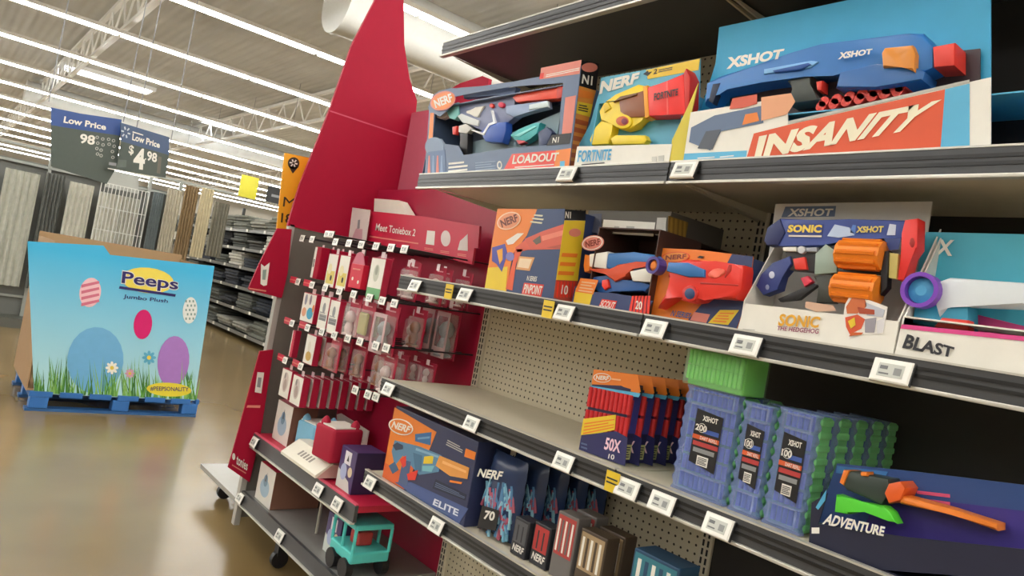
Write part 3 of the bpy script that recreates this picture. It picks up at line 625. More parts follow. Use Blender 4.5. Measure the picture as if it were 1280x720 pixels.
# ---- C1: six dart boxes one behind the other
z7 = (700, 430, 3.076)
r = thing('dart_box', 'front dart refill box with red darts and yellow band, lettered 50x', 'dart box', (-1.36, 1.5, ZC_), 'row of dart refill boxes')
F = Face(r, py(1.50), z7)
MB().box(-1.43, -1.287, 1.5005, 1.548, ZC_, 1.245, M('#2a2750', .4), .0015).build('carton', r)
F.pr([(122, 155), (130, 98), (300, 120), (310, 185), (245, 165), (235, 160)], ORANGE); F.solid('hang_tab', [(122, 150), (130, 97), (300, 122), (306, 190)], ORANGE, -.001, .002, bev=0)
F.pr([(118, 160), (310, 190), (302, 205), (116, 172)], LBLUE, .0014)
dm = MB()
for row, (ya, yb, k0) in enumerate(((165, 240, 0), (252, 330, 0))):
    for k in range(10):
        t = k / 9; pa = F.pl.at(F.uv((122 - row * 14 + t * 152, ya + t * 32), .002), .002); pb = F.pl.at(F.uv((110 - row * 14 + t * 152, yb + t * 32), .002), .002); dm.cyl(pb, pa, .0065, M('#cc2c30'), n=8)
tag(dm.build('darts', r), kind='stuff')
F.pr([(82, 330), (90, 288), (215, 272), (210, 330), (80, 358)], YELLOW, .0115); F.lines([(88, 350), (205, 325), (210, 285), (95, 300)], 4, ORANGE, .012)
F.pr([(72, 405), (82, 350), (215, 335), (260, 360), (250, 470)], M('#2a2a5c'), .0118)
F.text('50X', [(168, 405), (230, 420), (236, 372), (178, 358)], M('#efc9d6'), .0128, .03); F.lines([(80, 402), (104, 410), (104, 380), (82, 374)], 2, SLATE, .0128); F.text('10', [(184, 440), (208, 446), (210, 426), (188, 422)], WHITE, .0128)
F.logo((162, 130), 34, 18, 4, ORANGE, WHITE, WHITE); F.lines([(196, 140), (232, 145), (234, 132), (198, 128)], 1, M('#f0b88a'), .003); F.flush()
S = Face(r, pxp(-1.287), None)
S.pr([(1.506, ZC_ + .01), (1.543, ZC_ + .01), (1.543, ZC_ + .05), (1.506, ZC_ + .05)], M('#b5b47c')); S.pr([(1.502, ZC_ + .08), (1.547, ZC_ + .08), (1.547, ZC_ + .185), (1.502, ZC_ + .185)], M('#3a3f8c')); S.pr([(1.502, ZC_ + .09), (1.52, ZC_ + .09), (1.52, ZC_ + .17), (1.502, ZC_ + .17)], M('#b03040'), .0016)
S.lines([(1.512, ZC_ + .014), (1.538, ZC_ + .014), (1.538, ZC_ + .046), (1.512, ZC_ + .046)], 5, INK); S.pr([(1.502, ZC_ + .19), (1.547, ZC_ + .19), (1.547, ZC_ + .205), (1.502, ZC_ + .205)], BLACK); S.flush('side_print')
for k in range(1, 6):
    c = copy_tree(r, None, (0, k * .0555, 0)); c['label'] = 'navy dart refill box, %s behind the front box with the yellow band' % ['next', 'second', 'third', 'fourth', 'last'][k - 1]

# ---- C2: clear dart tubs
TUB = M('#8a9cd6', .15, 0, 0, .45, .03); LID = M('#7fd08a', .3, 0, 0, .92, .05); RIM = M('#aebfe6', .15, 0, 0, .35, 0)
def tub(x0, x1, y0, y1, ztop, name, label, grp, big, txt):
    x = (x0 + x1) / 2
    t = thing(name, label, 'dart tub', ((x0 + x1) / 2, (y0 + y1) / 2, ZC_), grp); h = ztop - ZC_
    # scalloped outline
    n = 18; pts = []
    for i in range(n * 4 + 1):
        zz = ZC_ + h * i / (n * 4); pts.append((x1 - .003 + .003 * math.cos(i / 8 * 2 * math.pi), zz))
    for i in range(n * 4, -1, -1):
        zz = ZC_ + h * i / (n * 4); pts.append((x0 + .003 - .003 * math.cos(i / 8 * 2 * math.pi), zz))
    f = Face(t, py(y0), None); mb = MB(); f.prism(mb, pts, TUB, 0, .018); mb.build('tub', t)
    mb = MB().box(x0 + .004, x1 - .006, y0 + .019, y1 - .001, ZC_, ztop - .004, LID, .004)
    for i in range(9): mb.box(x0 + .003, x1 - .002, y0 + .02, y1 - .002, ZC_ + h * (i + .2) / 9, ZC_ + h * (i + .75) / 9, LID, .004)
    mb.build('lid', t)
    dm = MB(); nx = int((x1 - x0 - .016) / .0135)
    for zz in range(6):
        for xx in range(nx):
            cx = x0 + .012 + (xx + .5) * (x1 - x0 - .024) / nx; dm.cyl((cx, y0 + .012, ZC_ + .012 + zz * h / 6.2), (cx, y0 + .012, ZC_ + .008 + (zz + .9) * h / 6.2), .0055, M('#4d62b8', .5), n=8)
    tag(dm.build('darts', t), kind='stuff')
    for v0, v1 in ((.03, .2), (.83, .97)):
        rim = MB(); ow = [(x0 + .012, ZC_ + h * v0), (x1 - .012, ZC_ + h * v0), (x1 - .012, ZC_ + h * v1), (x0 + .012, ZC_ + h * v1)]; iw = [(x0 + .016, ZC_ + h * v0 + .004), (x1 - .016, ZC_ + h * v0 + .004), (x1 - .016, ZC_ + h * v1 - .004), (x0 + .016, ZC_ + h * v1 - .004)]
        f.prism(rim, ow, RIM, .003, .003, hole=iw); rim.build('moulded_rim', t)
    W = x1 - x0; X = lambda u: x0 + W * u; Z = lambda v: ZC_ + h * v
    a, b_ = (.27, .76) if big else (.22, .8)
    f.solid('label', [(X(a), Z(.3)), (X(b_), Z(.25)), (X(b_), Z(.77)), (X(a), Z(.8))], BLACK, .002, .0015, bev=0)
    q = lambda u0, v0, u1, v1: [(X(a + (b_ - a) * u0), Z(v0)), (X(a + (b_ - a) * u1), Z(v0)), (X(a + (b_ - a) * u1), Z(v1)), (X(a + (b_ - a) * u0), Z(v1))]
    f.pr(q(.0, .52, 1, .56), M('#d05a2c'), .003).pr(q(.35, .585, .95, .625), M('#3f5ba8'), .003).pr(q(.05, .46, 1, .5), M('#b03a3a'), .003).pr(q(.1, .4, .9, .44), GREY, .003).pr(q(.3, .285, .72, .375), WHITE, .003)
    f.lines(q(.34, .295, .68, .365), 5, INK, .004); f.text('XSHOT', q(.28, .7, .85, .75), WHITE, .004, .03); f.pr(circ((X(a + (b_ - a) * .3), Z(.63)), .011), WHITE, .0036).pr(circ((X(a + (b_ - a) * .3), Z(.63)), .0098), BLACK, .004); f.text(txt, q(.08, .6, .52, .66), WHITE, .006, .03); f.text('DART REFILL', q(.3, .525, .95, .555), WHITE, .004, .01); f.flush('label_print')
    return t
t1 = tub(-1.088, -.938, 1.47, 1.56, 1.285, 'dart_tub', 'wide clear tub of blue darts, label reading 200', 'clear dart tubs', True, '200')
t2 = tub(-.928, -.852, 1.47, 1.56, 1.28, 'dart_tub', 'left one of two narrow clear dart tubs, label reading 100', 'clear dart tubs', False, '100')
t3 = tub(-.842, -.752, 1.47, 1.545, 1.285, 'dart_tub', 'right one of two narrow clear dart tubs, label reading 100, front of its row', 'clear dart tubs', False, '100')
c = copy_tree(t1, None, (0, .1, 0)); c['label'] = 'clear dart tub standing behind the wide 200 tub'; c = copy_tree(t2, None, (0, .1, 0)); c['label'] = 'clear dart tub standing behind the left narrow 100 tub'
GRB = M('#6fae68', .3, 0, 0, .8, .05)
for k in range(1, 5):
    c = copy_tree(t3, None, (0, k * .079, 0)); c['label'] = 'greenish clear dart tub, %s in the row behind the right 100 tub' % ['second', 'third', 'fourth', 'last'][k - 1]
# green pack on top
r = thing('foam_dart_pack', 'clear pack of bright green foam darts lying on the wide dart tub', 'dart pack', (-1.02, 1.52, 1.286))
dm = MB()
for k in range(13):
    for zz in range(2):
        x = -1.085 + k * .0118; dm.cyl((x, 1.462, 1.30 + zz * .036), (x, 1.462, 1.334 + zz * .036), .0056, GREENP, n=8)
tag(dm.build('darts', r), kind='stuff'); MB().box(-1.092, -.937, 1.47, 1.56, 1.2865, 1.372, GREENP, .004).build('tray', r); MB().box(-1.095, -.934, 1.454, 1.562, 1.2862, 1.378, M('#c9efd0', .1, 0, 0, .18, 0), .003).build('clear_cover', r)

# ---- C3: dark blue box at lower right
z8 = (920, 450, 3.365)
r = thing('blaster_box', 'dark blue open box with dark grey launcher, green arm and orange barrel', 'toy box', (-.5, 1.5, ZC_), 'boxed toy blasters')
F = Face(r, py(1.45), z8); B = Face(r, py(1.52), z8)
shell(r, -.718, -.30, 1.455, 1.60, ZC_, 1.075, M('#1f2440'), M('#2a3b74'))
B.solid('back_card', [(350, 640), (425, 435), (760, 470), (1250, 530), (1250, 900), (300, 860)], M('#2b4a86'), 0, .004, bev=0)
B.pr([(540, 700), (600, 560), (1250, 640), (1250, 860), (540, 800)], M('#3b2f86')).pr([(425, 445), (640, 470), (620, 500), (420, 475)], M('#3f78b8'), .0014); B.lines([(760, 600), (900, 620), (900, 555), (760, 540)], 2, M('#d0507a'), .0016); B.flush()
F.solid('front_panel', [(300, 860), (318, 600), (385, 560), (345, 690), (720, 745), (1250, 800), (1250, 930)], M('#1d2038'), 0, .003, bev=0)
F.pr([(335, 620), (380, 545), (375, 590), (345, 630)], LBLUE); F.pr([(318, 705), (350, 705), (350, 730), (318, 730)], WHITE); F.flush()
F.text('ADVENTURE', [(362, 690), (620, 742), (628, 702), (385, 645)], WHITE, .004, .035)
b = F.solid('launcher', [(440, 520), (470, 465), (640, 500), (650, 560), (610, 610), (460, 545)], M('#34413c', .35), -.02, .05, bev=.006)
for nm, pts, m, off, th in (('rear_cap', [(432, 515), (450, 462), (475, 465), (450, 528)], ORANGE, -.016, .055), ('sight', [(520, 470), (550, 470), (548, 490), (522, 488)], ORANGE, -.012, .03), ('collar', [(622, 560), (640, 520), (690, 510), (712, 540), (690, 590), (640, 605)], M('#e6622a', .3), -.012, .06), ('barrel', [(680, 580), (700, 570), (900, 625), (1100, 690), (1100, 720), (900, 650), (690, 605)], ORANGE, -.018, .04), ('green_arm', [(412, 640), (420, 565), (500, 595), (620, 615), (650, 640), (675, 690), (640, 668), (540, 630), (470, 650)], M('#58d23c', .35), -.008, .03)):
    F.solid(nm, pts, m, off, th, parent=b)

# ---- D: lower shelf
z9 = (340, 480, 3.914)
r = thing('blaster_box', 'closed navy box with orange corner and blue-orange blaster picture on the lower shelf', 'toy box', (-2.07, 1.5, ZD), 'boxed toy blasters')
F = Face(r, py(1.44), z9)
MB().box(-2.33, -1.81, 1.4405, 1.58, ZD, .953, M('#2f3658', .4), .002).build('carton', r)
F.pr([(540, 455), (600, 114), (805, 235), (770, 320), (700, 400), (645, 515)], ORANGE, .0008).pr([(540, 452), (552, 385), (620, 420), (700, 400), (645, 515)], M('#d9622c'), .0011); F.logo((630, 210), 62, 38, 18, ORANGE, WHITE, WHITE)
F.pr([(600, 480), (680, 480), (960, 610), (910, 690)], M('#47598c'), .0012).pr([(700, 245), (780, 235), (775, 300), (700, 280)], M('#3a6a9c'), .0016)
F.pr([(585, 330), (600, 275), (720, 305), (830, 350), (815, 430), (720, 445), (680, 400), (640, 350), (600, 400)], M('#5a86a8'), .0014).pr([(800, 400), (820, 350), (965, 410), (955, 465), (870, 450)], M('#e09a4e'), .0016).pr([(618, 480), (640, 370), (680, 380), (660, 500)], M('#4a5f86'), .0018).pr([(570, 400), (600, 380), (620, 420), (590, 440)], M('#3d5f84'), .0016).pr([(660, 440), (715, 420), (700, 470), (665, 470)], GUNRED, .002).pr([(745, 355), (790, 350), (785, 390), (740, 390)], YELLOW, .002).pr([(735, 400), (795, 400), (780, 430), (735, 425)], M('#79b7c4'), .002).pr([(625, 370), (655, 350), (655, 400), (640, 410)], GUNRED, .002)
F.pr([(590, 300), (612, 285), (640, 300), (640, 318), (605, 325)], M('#2c3a52'), .0024).pr([(835, 375), (950, 425), (948, 436), (832, 388)], M('#f0b878'), .0024).pr([(870, 470), (930, 480), (925, 490), (868, 480)], ORANGE, .0022).pr([(705, 312), (815, 352), (812, 362), (702, 324)], M('#86b0c8'), .0024).pr([(712, 262), (772, 256), (771, 266), (712, 272)], M('#6f9cc4'), .0024).pr([(690, 335), (735, 350), (728, 430), (700, 420)], M('#46708f'), .002)
F.lines([(850, 300), (930, 340), (935, 310), (860, 270)], 3, LGREY); F.pr([(940, 355), (948, 315), (998, 335), (990, 372)], ORANGE, .0016); F.pr([(785, 510), (800, 465), (950, 540), (945, 570)], M('#20263f'), .0016); F.lines([(795, 505), (940, 562), (945, 545), (802, 478)], 3, SLATE, .0022); F.lines([(650, 545), (740, 590), (742, 565), (660, 520)], 3, SLATE)
F.text('ELITE', [(785, 590), (908, 648), (915, 615), (795, 560)], M('#d5dbe6'), bold=.03); F.lines([(810, 622), (860, 645), (862, 632), (812, 608)], 1, SLATE); F.flush()

zb = (560, 520, 4.571)
r = thing('dart_bag', 'dark blue pouch of foam darts with black 70 label, front of its row', 'dart bag', (-1.72, 1.5, ZD), 'pouches of darts')
bm = bmesh.new(); bmesh.ops.create_grid(bm, x_segments=12, y_segments=14, size=.5)
for v in bm.verts:
    u, t = v.co.x * 2, v.co.y * 2; fat = (1 - u * u) ** .5 * (1 - t ** 4) ** .5 if abs(u) < 1 and abs(t) < 1 else 0
    v.co = V((-1.715 + u * .088 * (1 - .06 * t * t), 1.505 - .035 * fat - random.random() * .004, ZD + .128 + t * .126))
e2 = bmesh.ops.duplicate(bm, geom=bm.verts[:] + bm.edges[:] + bm.faces[:])['geom']
for v in [q for q in e2 if isinstance(q, bmesh.types.BMVert)]: v.co.y = 1.505 + (1.505 - v.co.y) * .7
bg = MB(); bg.bm(bm, M('#2a3b60', .25)); bg.build('pouch', r, True)
dm = MB()
for k in range(60):
    x = -1.715 + random.uniform(-.068, .068); z = ZD + random.uniform(.03, .15); a = random.uniform(-.5, .5); L = .03
    yy = 1.505 - .036 * (1 - ((x + 1.715) / .088) ** 2) ** .5 * .95
    dm.cyl((x - L * math.sin(a), yy, z - L * math.cos(a)), (x + L * math.sin(a), yy, z + L * math.cos(a)), .0055, random.choice([M('#6fa8c4'), M('#4b80ac'), M('#8fc0d4'), M('#b0566c')]), n=7)
tag(dm.build('darts', r), kind='stuff')
F = Face(r, py(1.455), zb)
F.text('NERF', [(165, 345), (300, 368), (318, 318), (182, 300)], WHITE, .0, .035); F.solid('count_label', [(165, 640), (195, 510), (292, 540), (272, 655)], BLACK, .0, .0015, bev=0); F.text('70', [(200, 588), (262, 602), (272, 548), (215, 538)], WHITE, .002, .04)
for k in range(1, 5):
    c = copy_tree(r, None, (.012 * k, k * .078, -.0)); c['label'] = 'dark pouch of foam darts, %s behind the front pouch' % ['next', 'second', 'third', 'last'][k - 1]
def small_pack(x0, x1, y0, d, z1, colA, colB, label, word=None, n=1, dx=.0, grp='small dart packs on the lower shelf'):
    t = thing('dart_pack', label, 'dart pack', ((x0 + x1) / 2, y0, ZD), grp)
    MB().box(x0, x1, y0, y0 + d, ZD, z1, colB, .003).build('carton', t); f = Face(t, py(y0), None); h = z1 - ZD; W = x1 - x0
    f.pr([(x0 + .006, ZD + .35 * h), (x1 - .006, ZD + .35 * h), (x1 - .006, z1 - .008), (x0 + .006, z1 - .008)], colA)
    for k in range(5): f.pr([(x0 + W * (.12 + k * .16), ZD + .4 * h), (x0 + W * (.2 + k * .16), ZD + .4 * h), (x0 + W * (.2 + k * .16), z1 - .02), (x0 + W * (.12 + k * .16), z1 - .02)], colB if k % 2 else WHITE if word is None else colA, .0014)
    if word: f.text(word, [(x0 + W * .15, ZD + .12 * h), (x1 - W * .1, ZD + .12 * h), (x1 - W * .06, ZD + .3 * h), (x0 + W * .2, ZD + .3 * h)], WHITE, .002, .03)
    f.flush()
    return t
small_pack(-1.60, -1.535, 1.46, .05, .79, M('#55565c'), M('#2b2c33'), 'small black dart pack right beside the dart pouches', 'NERF')
small_pack(-1.525, -1.455, 1.47, .05, .80, M('#b23a3a'), M('#2b2c33'), 'small red and black dart pack right of the small black pack', 'NERF')
a = small_pack(-1.44, -1.36, 1.47, .05, .86, M('#b04240'), M('#6e6a68'), 'red and grey dart pack, left of two tall packs under the long shelf')
c = copy_tree(a, None, (.0, .07, .0)); c['label'] = 'red and grey dart pack behind the left tall pack'
a = small_pack(-1.345, -1.25, 1.47, .05, .845, M('#a58d6c'), M('#4d4034'), 'brown and gold dart pack, right of two tall packs under the long shelf')
c = copy_tree(a, None, (.0, .07, .0)); c['label'] = 'brown and gold dart pack behind the right tall pack'
small_pack(-1.16, -1.02, 1.47, .08, .86, M('#3a7c8c'), M('#274a6a'), 'teal and blue dart box, rightmost on the lower shelf')
t = thing('brown_carton', 'small brown carton deep behind the red blaster box', 'carton', (-1.1, 1.8, ZB_)); Fz = Face(t, py(1.74), z5); u0 = Fz.uv((600, 300)); u1 = Fz.uv((700, 300))
MB().box(u0[0], u1[0], 1.741, 1.84, ZB_, 1.66, M('#6b4a3a'), .002).build('carton', t); Fz.pr([(612, 250), (615, 200), (690, 205), (685, 262)], M('#8a5f4c')); Fz.flush()
# ================================================================== red rocket shaped audio-toy rack at the aisle end
def Wp(p, y): d = ray(p); return EYE + d * (y / d.y)
k_ = thing('display_rack', 'grey and red display rack with red rocket panel and rows of hanging packs', 'display rack', (-3.03, 1.65, 0))
PGR = M('#8f8d86', .4, .2); CRIM = M('#a3163a', .42)
MB().box(-3.625, -3.605, 1.44, 1.88, .1, 1.585, PEG_GREY).build('end_panel', k_)
MB().box(-3.64, -3.60, 1.415, 1.445, .06, 1.60, M('#aeaca6', .35, .3), .003).build('post', k_)
MB().box(-3.605, -2.465, 1.865, 1.885, .1, 1.88, CRIM).build('back_panel', k_)
MB().box(-3.64, -2.465, 1.888, 1.93, .1, 1.70, DGREY).build('rear_frame', k_)
Fx = Face(k_, pxp(-3.60), None)
Fx.solid('rocket_panel', [(1.405, 1.587), (1.428, 1.80), (1.51, 2.212), (1.565, 2.58), (1.66, 2.90), (1.75, 3.06), (1.80, 2.95), (1.86, 2.69), (1.93, 2.52), (2.0, 2.42), (2.02, 2.2), (2.01, 1.587)], RED, 0, .02, bev=0)
Fx.solid('panel_seam', [(1.512, 2.208), (2.02, 2.206), (2.02, 2.213), (1.512, 2.215)], M('#c84a66', .4), .001, .002, bev=0)
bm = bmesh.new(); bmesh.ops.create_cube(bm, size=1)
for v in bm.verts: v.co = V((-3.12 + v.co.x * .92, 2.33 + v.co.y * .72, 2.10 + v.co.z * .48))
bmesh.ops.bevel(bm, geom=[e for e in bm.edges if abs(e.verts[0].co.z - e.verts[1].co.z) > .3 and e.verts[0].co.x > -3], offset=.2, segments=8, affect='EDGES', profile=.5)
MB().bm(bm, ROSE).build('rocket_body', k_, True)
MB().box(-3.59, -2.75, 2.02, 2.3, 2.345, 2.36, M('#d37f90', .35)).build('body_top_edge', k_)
Fb = Face(k_, py(2.0), None); fz = [py(2.0).un(p_) for p_ in ((558, 114), (575, 104), (603, 95), (611, 98), (609, 112))]
Fb.solid('rear_fin', fz + [(fz[4][0], 2.33), (fz[0][0], 2.33)], RED, 0, .02, bev=0)
z6b = (300, 230, 4.)
zf = (270, 270, 5.536)
Ff = Face(k_, pxp(-3.585), zf)
Ff.solid('upper_fin', [(225, 500), (300, 330), (425, 85), (525, 92), (495, 400), (455, 568), (230, 512)], RED, 0, .012, bev=0)
Ff.pr([(308, 470), (312, 330), (335, 350), (372, 322), (352, 478), (330, 484)], WHITE).pr([(320, 440), (325, 372), (350, 370), (342, 442)], M('#8fa49a'), .0018); Ff.lines([(228, 512), (345, 530), (348, 508), (230, 490)], 1, SALMON); Ff.flush()
zl = (260, 430, 3.077); Fl = Face(k_, pxp(-3.585), zl)
Fl.solid('lower_fin', [(200, 28), (252, 22), (205, 330), (160, 532), (78, 475), (100, 400)], RED, 0, .012, bev=0)
Fl.pr([(180, 185), (190, 108), (216, 110), (205, 190)], WHITE).pr([(188, 165), (193, 128), (206, 130), (201, 168)], GREY, .0018).pr([(148, 245), (152, 236), (202, 236), (200, 246)], SALMON).pr(circ((99, 433), 6, 13), WHITE)
Fl.text('tonies', [(108, 462), (150, 488), (155, 455), (112, 425)], WHITE, bold=.02); Fl.lines([(92, 470), (145, 502), (147, 492), (94, 460)], 1, SALMON); Fl.flush()
MB().box(-4.38, -3.62, 1.46, 1.88, .125, .15, M('#a3a29c', .35, .3)).build('base_plate', k_)
for cx, cy in ((-4.2, 1.56), (-3.2, 1.50), (-2.6, 1.50), (-4.2, 1.8)):
    MB().cyl((cx - .015, cy, .04), (cx + .015, cy, .04), .04, BLACK, n=16).box(cx - .022, cx + .022, cy - .02, cy + .02, .06, .125 if cx < -3.5 else .15, BLACK).build('caster', k_)
for z, mt in ((.53, M('#c01f3f', .45)), (.235, M('#8d8c88', .4, .2))):
    sh = MB().box(-3.60, -2.465, 1.44, 1.86, z - .025, z, mt).build('shelf', k_)
    MB().box(-3.61, -2.465, 1.425, 1.44, z - .062, z + .002, LIPG).build('price_rail', sh); MB().box(-3.61, -2.465, 1.415, 1.435, z - .07, z - .062, RAIL, .002).build('edge_trim', sh)
    if z > .5: MB().box(-3.6, -2.47, 1.428, 1.442, z + .002, z + .007, M('#d8556f')).build('red_edge_strip', sh)
    for p in ([(313, 558), (393, 614), (417, 631)] if z > .5 else [(297, 617), (347, 661)]):
        q = Wp(p, 1.40); ptag(sh, q.x, 1.412, z - .03, 18, 1.05)
MB().cyl((-2.98, 1.55, .235), (-2.98, 1.55, .5), .007, STEEL, n=8).build('shelf_prop', k_)
MB().box(-3.62, -2.46, 2.52, 2.55, .1, 1.86, CRIM).build('rear_panel', k_)
# header sign and cards
s_ = thing('header_sign', 'red header sign with white lettering and three pale icons above hanging packs', 'sign', (-3.0, 1.755, 1.53))
Fs = Face(s_, py(1.75), z6b)
Fs.solid('board', [(650, 135), (940, 165), (1198, 210), (1190, 320), (1172, 320), (1160, 402), (880, 335), (640, 292)], M('#c4143d', .4), 0, .01, bev=0)
Fs.text('Meet Toniebox 2', [(676, 232), (874, 262), (880, 226), (682, 196)], WHITE, bold=.015); Fs.lines([(645, 268), (890, 305), (892, 290), (648, 254)], 1, SALMON)
Fs.pr([(928, 300), (936, 232), (975, 236), (970, 306)], WHITE).pr(circ((1028, 272), 24, 40), M('#d8c9c6')).pr([(1088, 330), (1100, 285), (1138, 250), (1138, 335)], M('#d8c9c6'))
for x, y in ((940, 325), (1020, 340), (1105, 355)): Fs.lines([(x - 18, y + 4), (x + 25, y + 10), (x + 25, y - 4), (x - 18, y - 10)], 2, SALMON)
Fs.flush()
c_ = thing('picture_card', 'white card with small grey picture left of the red header sign', 'card', (-3.3, 1.7, 1.55)); Fc = Face(c_, py(1.72), z6b)
Fc.solid('card', [(562, 118), (650, 130), (628, 290), (542, 276)], M('#d9cfcb'), 0, .004, bev=0); Fc.pr([(585, 225), (590, 180), (600, 178), (598, 222)], GREY).pr([(560, 270), (580, 222), (612, 226), (610, 280)], M('#c79aa5')); Fc.flush()
c_ = thing('white_carton', 'plain white carton standing behind the red header sign', 'carton', (-3.15, 1.8, 1.6))
Fc = Face(c_, py(1.80), z6b); Fc.solid('front', [(672, 72), (795, 82), (850, 175), (668, 160)], M('#e0dccf'), 0, .05, bev=0)
# hooks
cols = [[-3.488, -3.37, -3.109, -2.973, -2.853, -2.721, -2.596, -2.49], [-3.443, -3.274, -3.127, -2.977, -2.84, -2.697, -2.588, -2.49], [-3.421, -3.235, -3.078, -2.948, -2.819, -2.709, -2.574, -2.49], [-3.421, -3.232, -2.673, -2.564, -2.50]]
rowz = [1.535, 1.32, 1.128, .945]
for r_i, xs_ in enumerate(cols):
    for c_i, x in enumerate(xs_):
        z = rowz[r_i] + ((.004 * c_i - .012) if r_i > 1 else 0)
        h = MB().tube([(x, 1.865, z + .012), (x, 1.47, z + .004), (x, 1.458, z - .0)], .0035, M('#3a3a3c', .3, .6))
        if r_i and c_i < 2: h.box(x - .1, x - .02, 1.446, 1.452, z - .012, z + .02, M('#c01f3f')).box(x - .1, x - .02, 1.4445, 1.446, z + .001, z + .006, SALMON)
        ho = h.build('peg_hook', k_); ptag(ho, x, 1.445, z, 8, .72)
for x in (-3.31, -3.26): ho = MB().tube([(x, 1.865, 1.58), (x, 1.50, 1.572)], .0035, M('#3a3a3c', .3, .6)).build('peg_hook', k_); ptag(ho, x, 1.488, 1.572, 8, .72)


def figurine(mb, x, y, z, h, mat):
    mb.lathe((x, y, z), [(.0, 0), (h * .26, 0), (h * .26, h * .05), (h * .15, h * .1), (h * .2, h * .3), (h * .12, h * .52), (h * .2, h * .62), (h * .23, h * .78), (h * .14, h * .95), (.004, h)], mat, 12)


def pack(style, x, y, ztop, wd, ht, label, n=1, pitch=.05, grp='hanging packs on the red rack', dep=.03):
    t = thing('hanging_pack', label, 'toy pack', (x, y, ztop - ht), grp); f = Face(t, py(y), None); x0, x1, z0, z1 = x - wd / 2, x + wd / 2, ztop - ht, ztop
    X = lambda u: x0 + u * wd; Z = lambda v: z0 + v * ht
    def q(u0, v0, u1, v1): return [(X(u0), Z(v0)), (X(u1), Z(v0)), (X(u1), Z(v1)), (X(u0), Z(v1))]
    PK = M('#b01c3e', .4)
    if style in ('clear', 'olive', 'brown', 'big'):
        MB().box(x0, x1, y + dep, y + dep + .003, z0, z1, PK).build('backing_card', t)
        MB().box(x0 + .006, x1 - .006, y, y + dep - .001, z0 + .006, z1 - ht * .2, CLEAR, .006).build('clear_blister', t)
        fm = {'clear': '#cdb9b6', 'olive': '#a59a50', 'brown': '#8a5a42', 'big': '#8f9194'}[style]
        if style == 'olive': MB().box(X(.18), X(.82), y + .008, y + .022, Z(.15), Z(.72), M(fm, .5), .01).build('tray', t)
        else: mb = MB(); figurine(mb, x, y + dep * .5, z0 + .012, ht * .62, M(fm, .5)); mb.build('figurine', t, True)
        if style == 'big': f.solid('window_frame', q(.02, .02, .98, .82), M('#c9a9ac'), .002, .003, bev=0, hole=q(.14, .2, .86, .74))
        g_ = Face(t, py(y + dep), None); g_.lines([(X(.25), Z(.86)), (X(.75), Z(.86)), (X(.75), Z(.93)), (X(.25), Z(.93))], 1, M('#e3a5b0')); g_.flush()
    elif style == 'case':
        MB().box(x0, x1, y, y + dep, z0, z1, RED, .004).build('case', t); f.pr(q(.0, .02, .35, .98), WHITE); f.pr(q(.1, .35, .25, .6), INK, .0015); f.flush()
    elif style == 'dots':
        MB().box(x0, x1, y, y + dep, z0, Z(.66), M('#cc1438', .42), .003).build('box', t); f.pr(circ((X(.3), Z(.25)), .008), WHITE).pr(circ((X(.78), Z(.18)), .008), WHITE).lines([(X(.2), Z(.48)), (X(.8), Z(.48)), (X(.8), Z(.56)), (X(.2), Z(.56))], 1, SALMON); f.flush()
        f.solid('header_card', [(X(0), Z(.66)), (X(1), Z(.66)), (X(.75), Z(.95)), (X(.5), Z(1)), (X(.25), Z(.95))], M('#c4637a'), -.002, .003, bev=0)
    else:
        side = M('#b01c3e', .42); MB().box(x0, x1, y + .0005, y + dep, z0, Z(.92), side, .002).build('box', t)
        f.pr(q(.02, .02, .98, .9), WHITE); rr = random.Random(hash(label) % 1000 if False else len(label))
        if style == 'yellow': f.pr(q(.1, .1, .9, .45), M('#d9c76a'), .0015).pr(circ((X(.6), Z(.26)), .009, .013), BLACK, .002).pr(circ((X(.35), Z(.5)), .02, .024), M('#e3d9b0'), .0018)
        elif style == 'greypic': f.pr(circ((X(.5), Z(.6)), .014, .024), GREY, .0015).pr(q(.12, .25, .88, .42), M('#77777a'), .0015).lines(q(.15, .3, .85, .5), 3, M('#9a9a9c'), .002)
        elif style == 'greenbox': f.pr(q(.02, .02, .98, .25), M('#6fae78'), .0015).pr(circ((X(.5), Z(.58)), .024, .036), M('#c3c6b6'), .0015).pr(circ((X(.5), Z(.64)), .012, .02), M('#9fa394'), .002)
        elif style == 'art': f.pr(circ((X(.7), Z(.3)), .034, .028), M('#3fa0c4'), .0015).pr(circ((X(.25), Z(.3)), .024, .022), M('#d99a78'), .0015).pr(circ((X(.25), Z(.7)), .014, .026), M('#8a8c9a'), .0015).pr(circ((X(.6), Z(.72)), .012, .024), M('#8a7c8a'), .0015).pr(circ((X(.9), Z(.48)), .01, .018), ORANGE, .0018)
        elif style == 'face': f.pr(circ((X(.5), Z(.5)), .032, .048), M('#c9bdb6'), .0015).pr(circ((X(.5), Z(.42)), .018, .028), M('#a8968e'), .002).pr(circ((X(.4), Z(.7)), .008, .016), M('#8b8683'), .002)
        elif style == 'gold': f.pr(circ((X(.5), Z(.25)), .03, .022), M('#c7a254'), .0015).pr(circ((X(.45), Z(.55)), .016, .024), M('#d9d2c4'), .0018)
        elif style == 'slim': f.pr(q(.3, .02, 1, .9), M('#cf2a4c'), .0015)
        f.flush()
    MB().box(X(.38), X(.62), y + dep * .5, y + dep * .5 + .002, Z(.9), z1 + .012, M('#e7d5d8')).build('hang_tab', t)
    for i in range(1, n):
        c = copy_tree(t, None, (0, pitch * i, 0)); c['label'] = label.replace('front ', '') + ', %s one behind it' % ordn[i - 1]
    return t


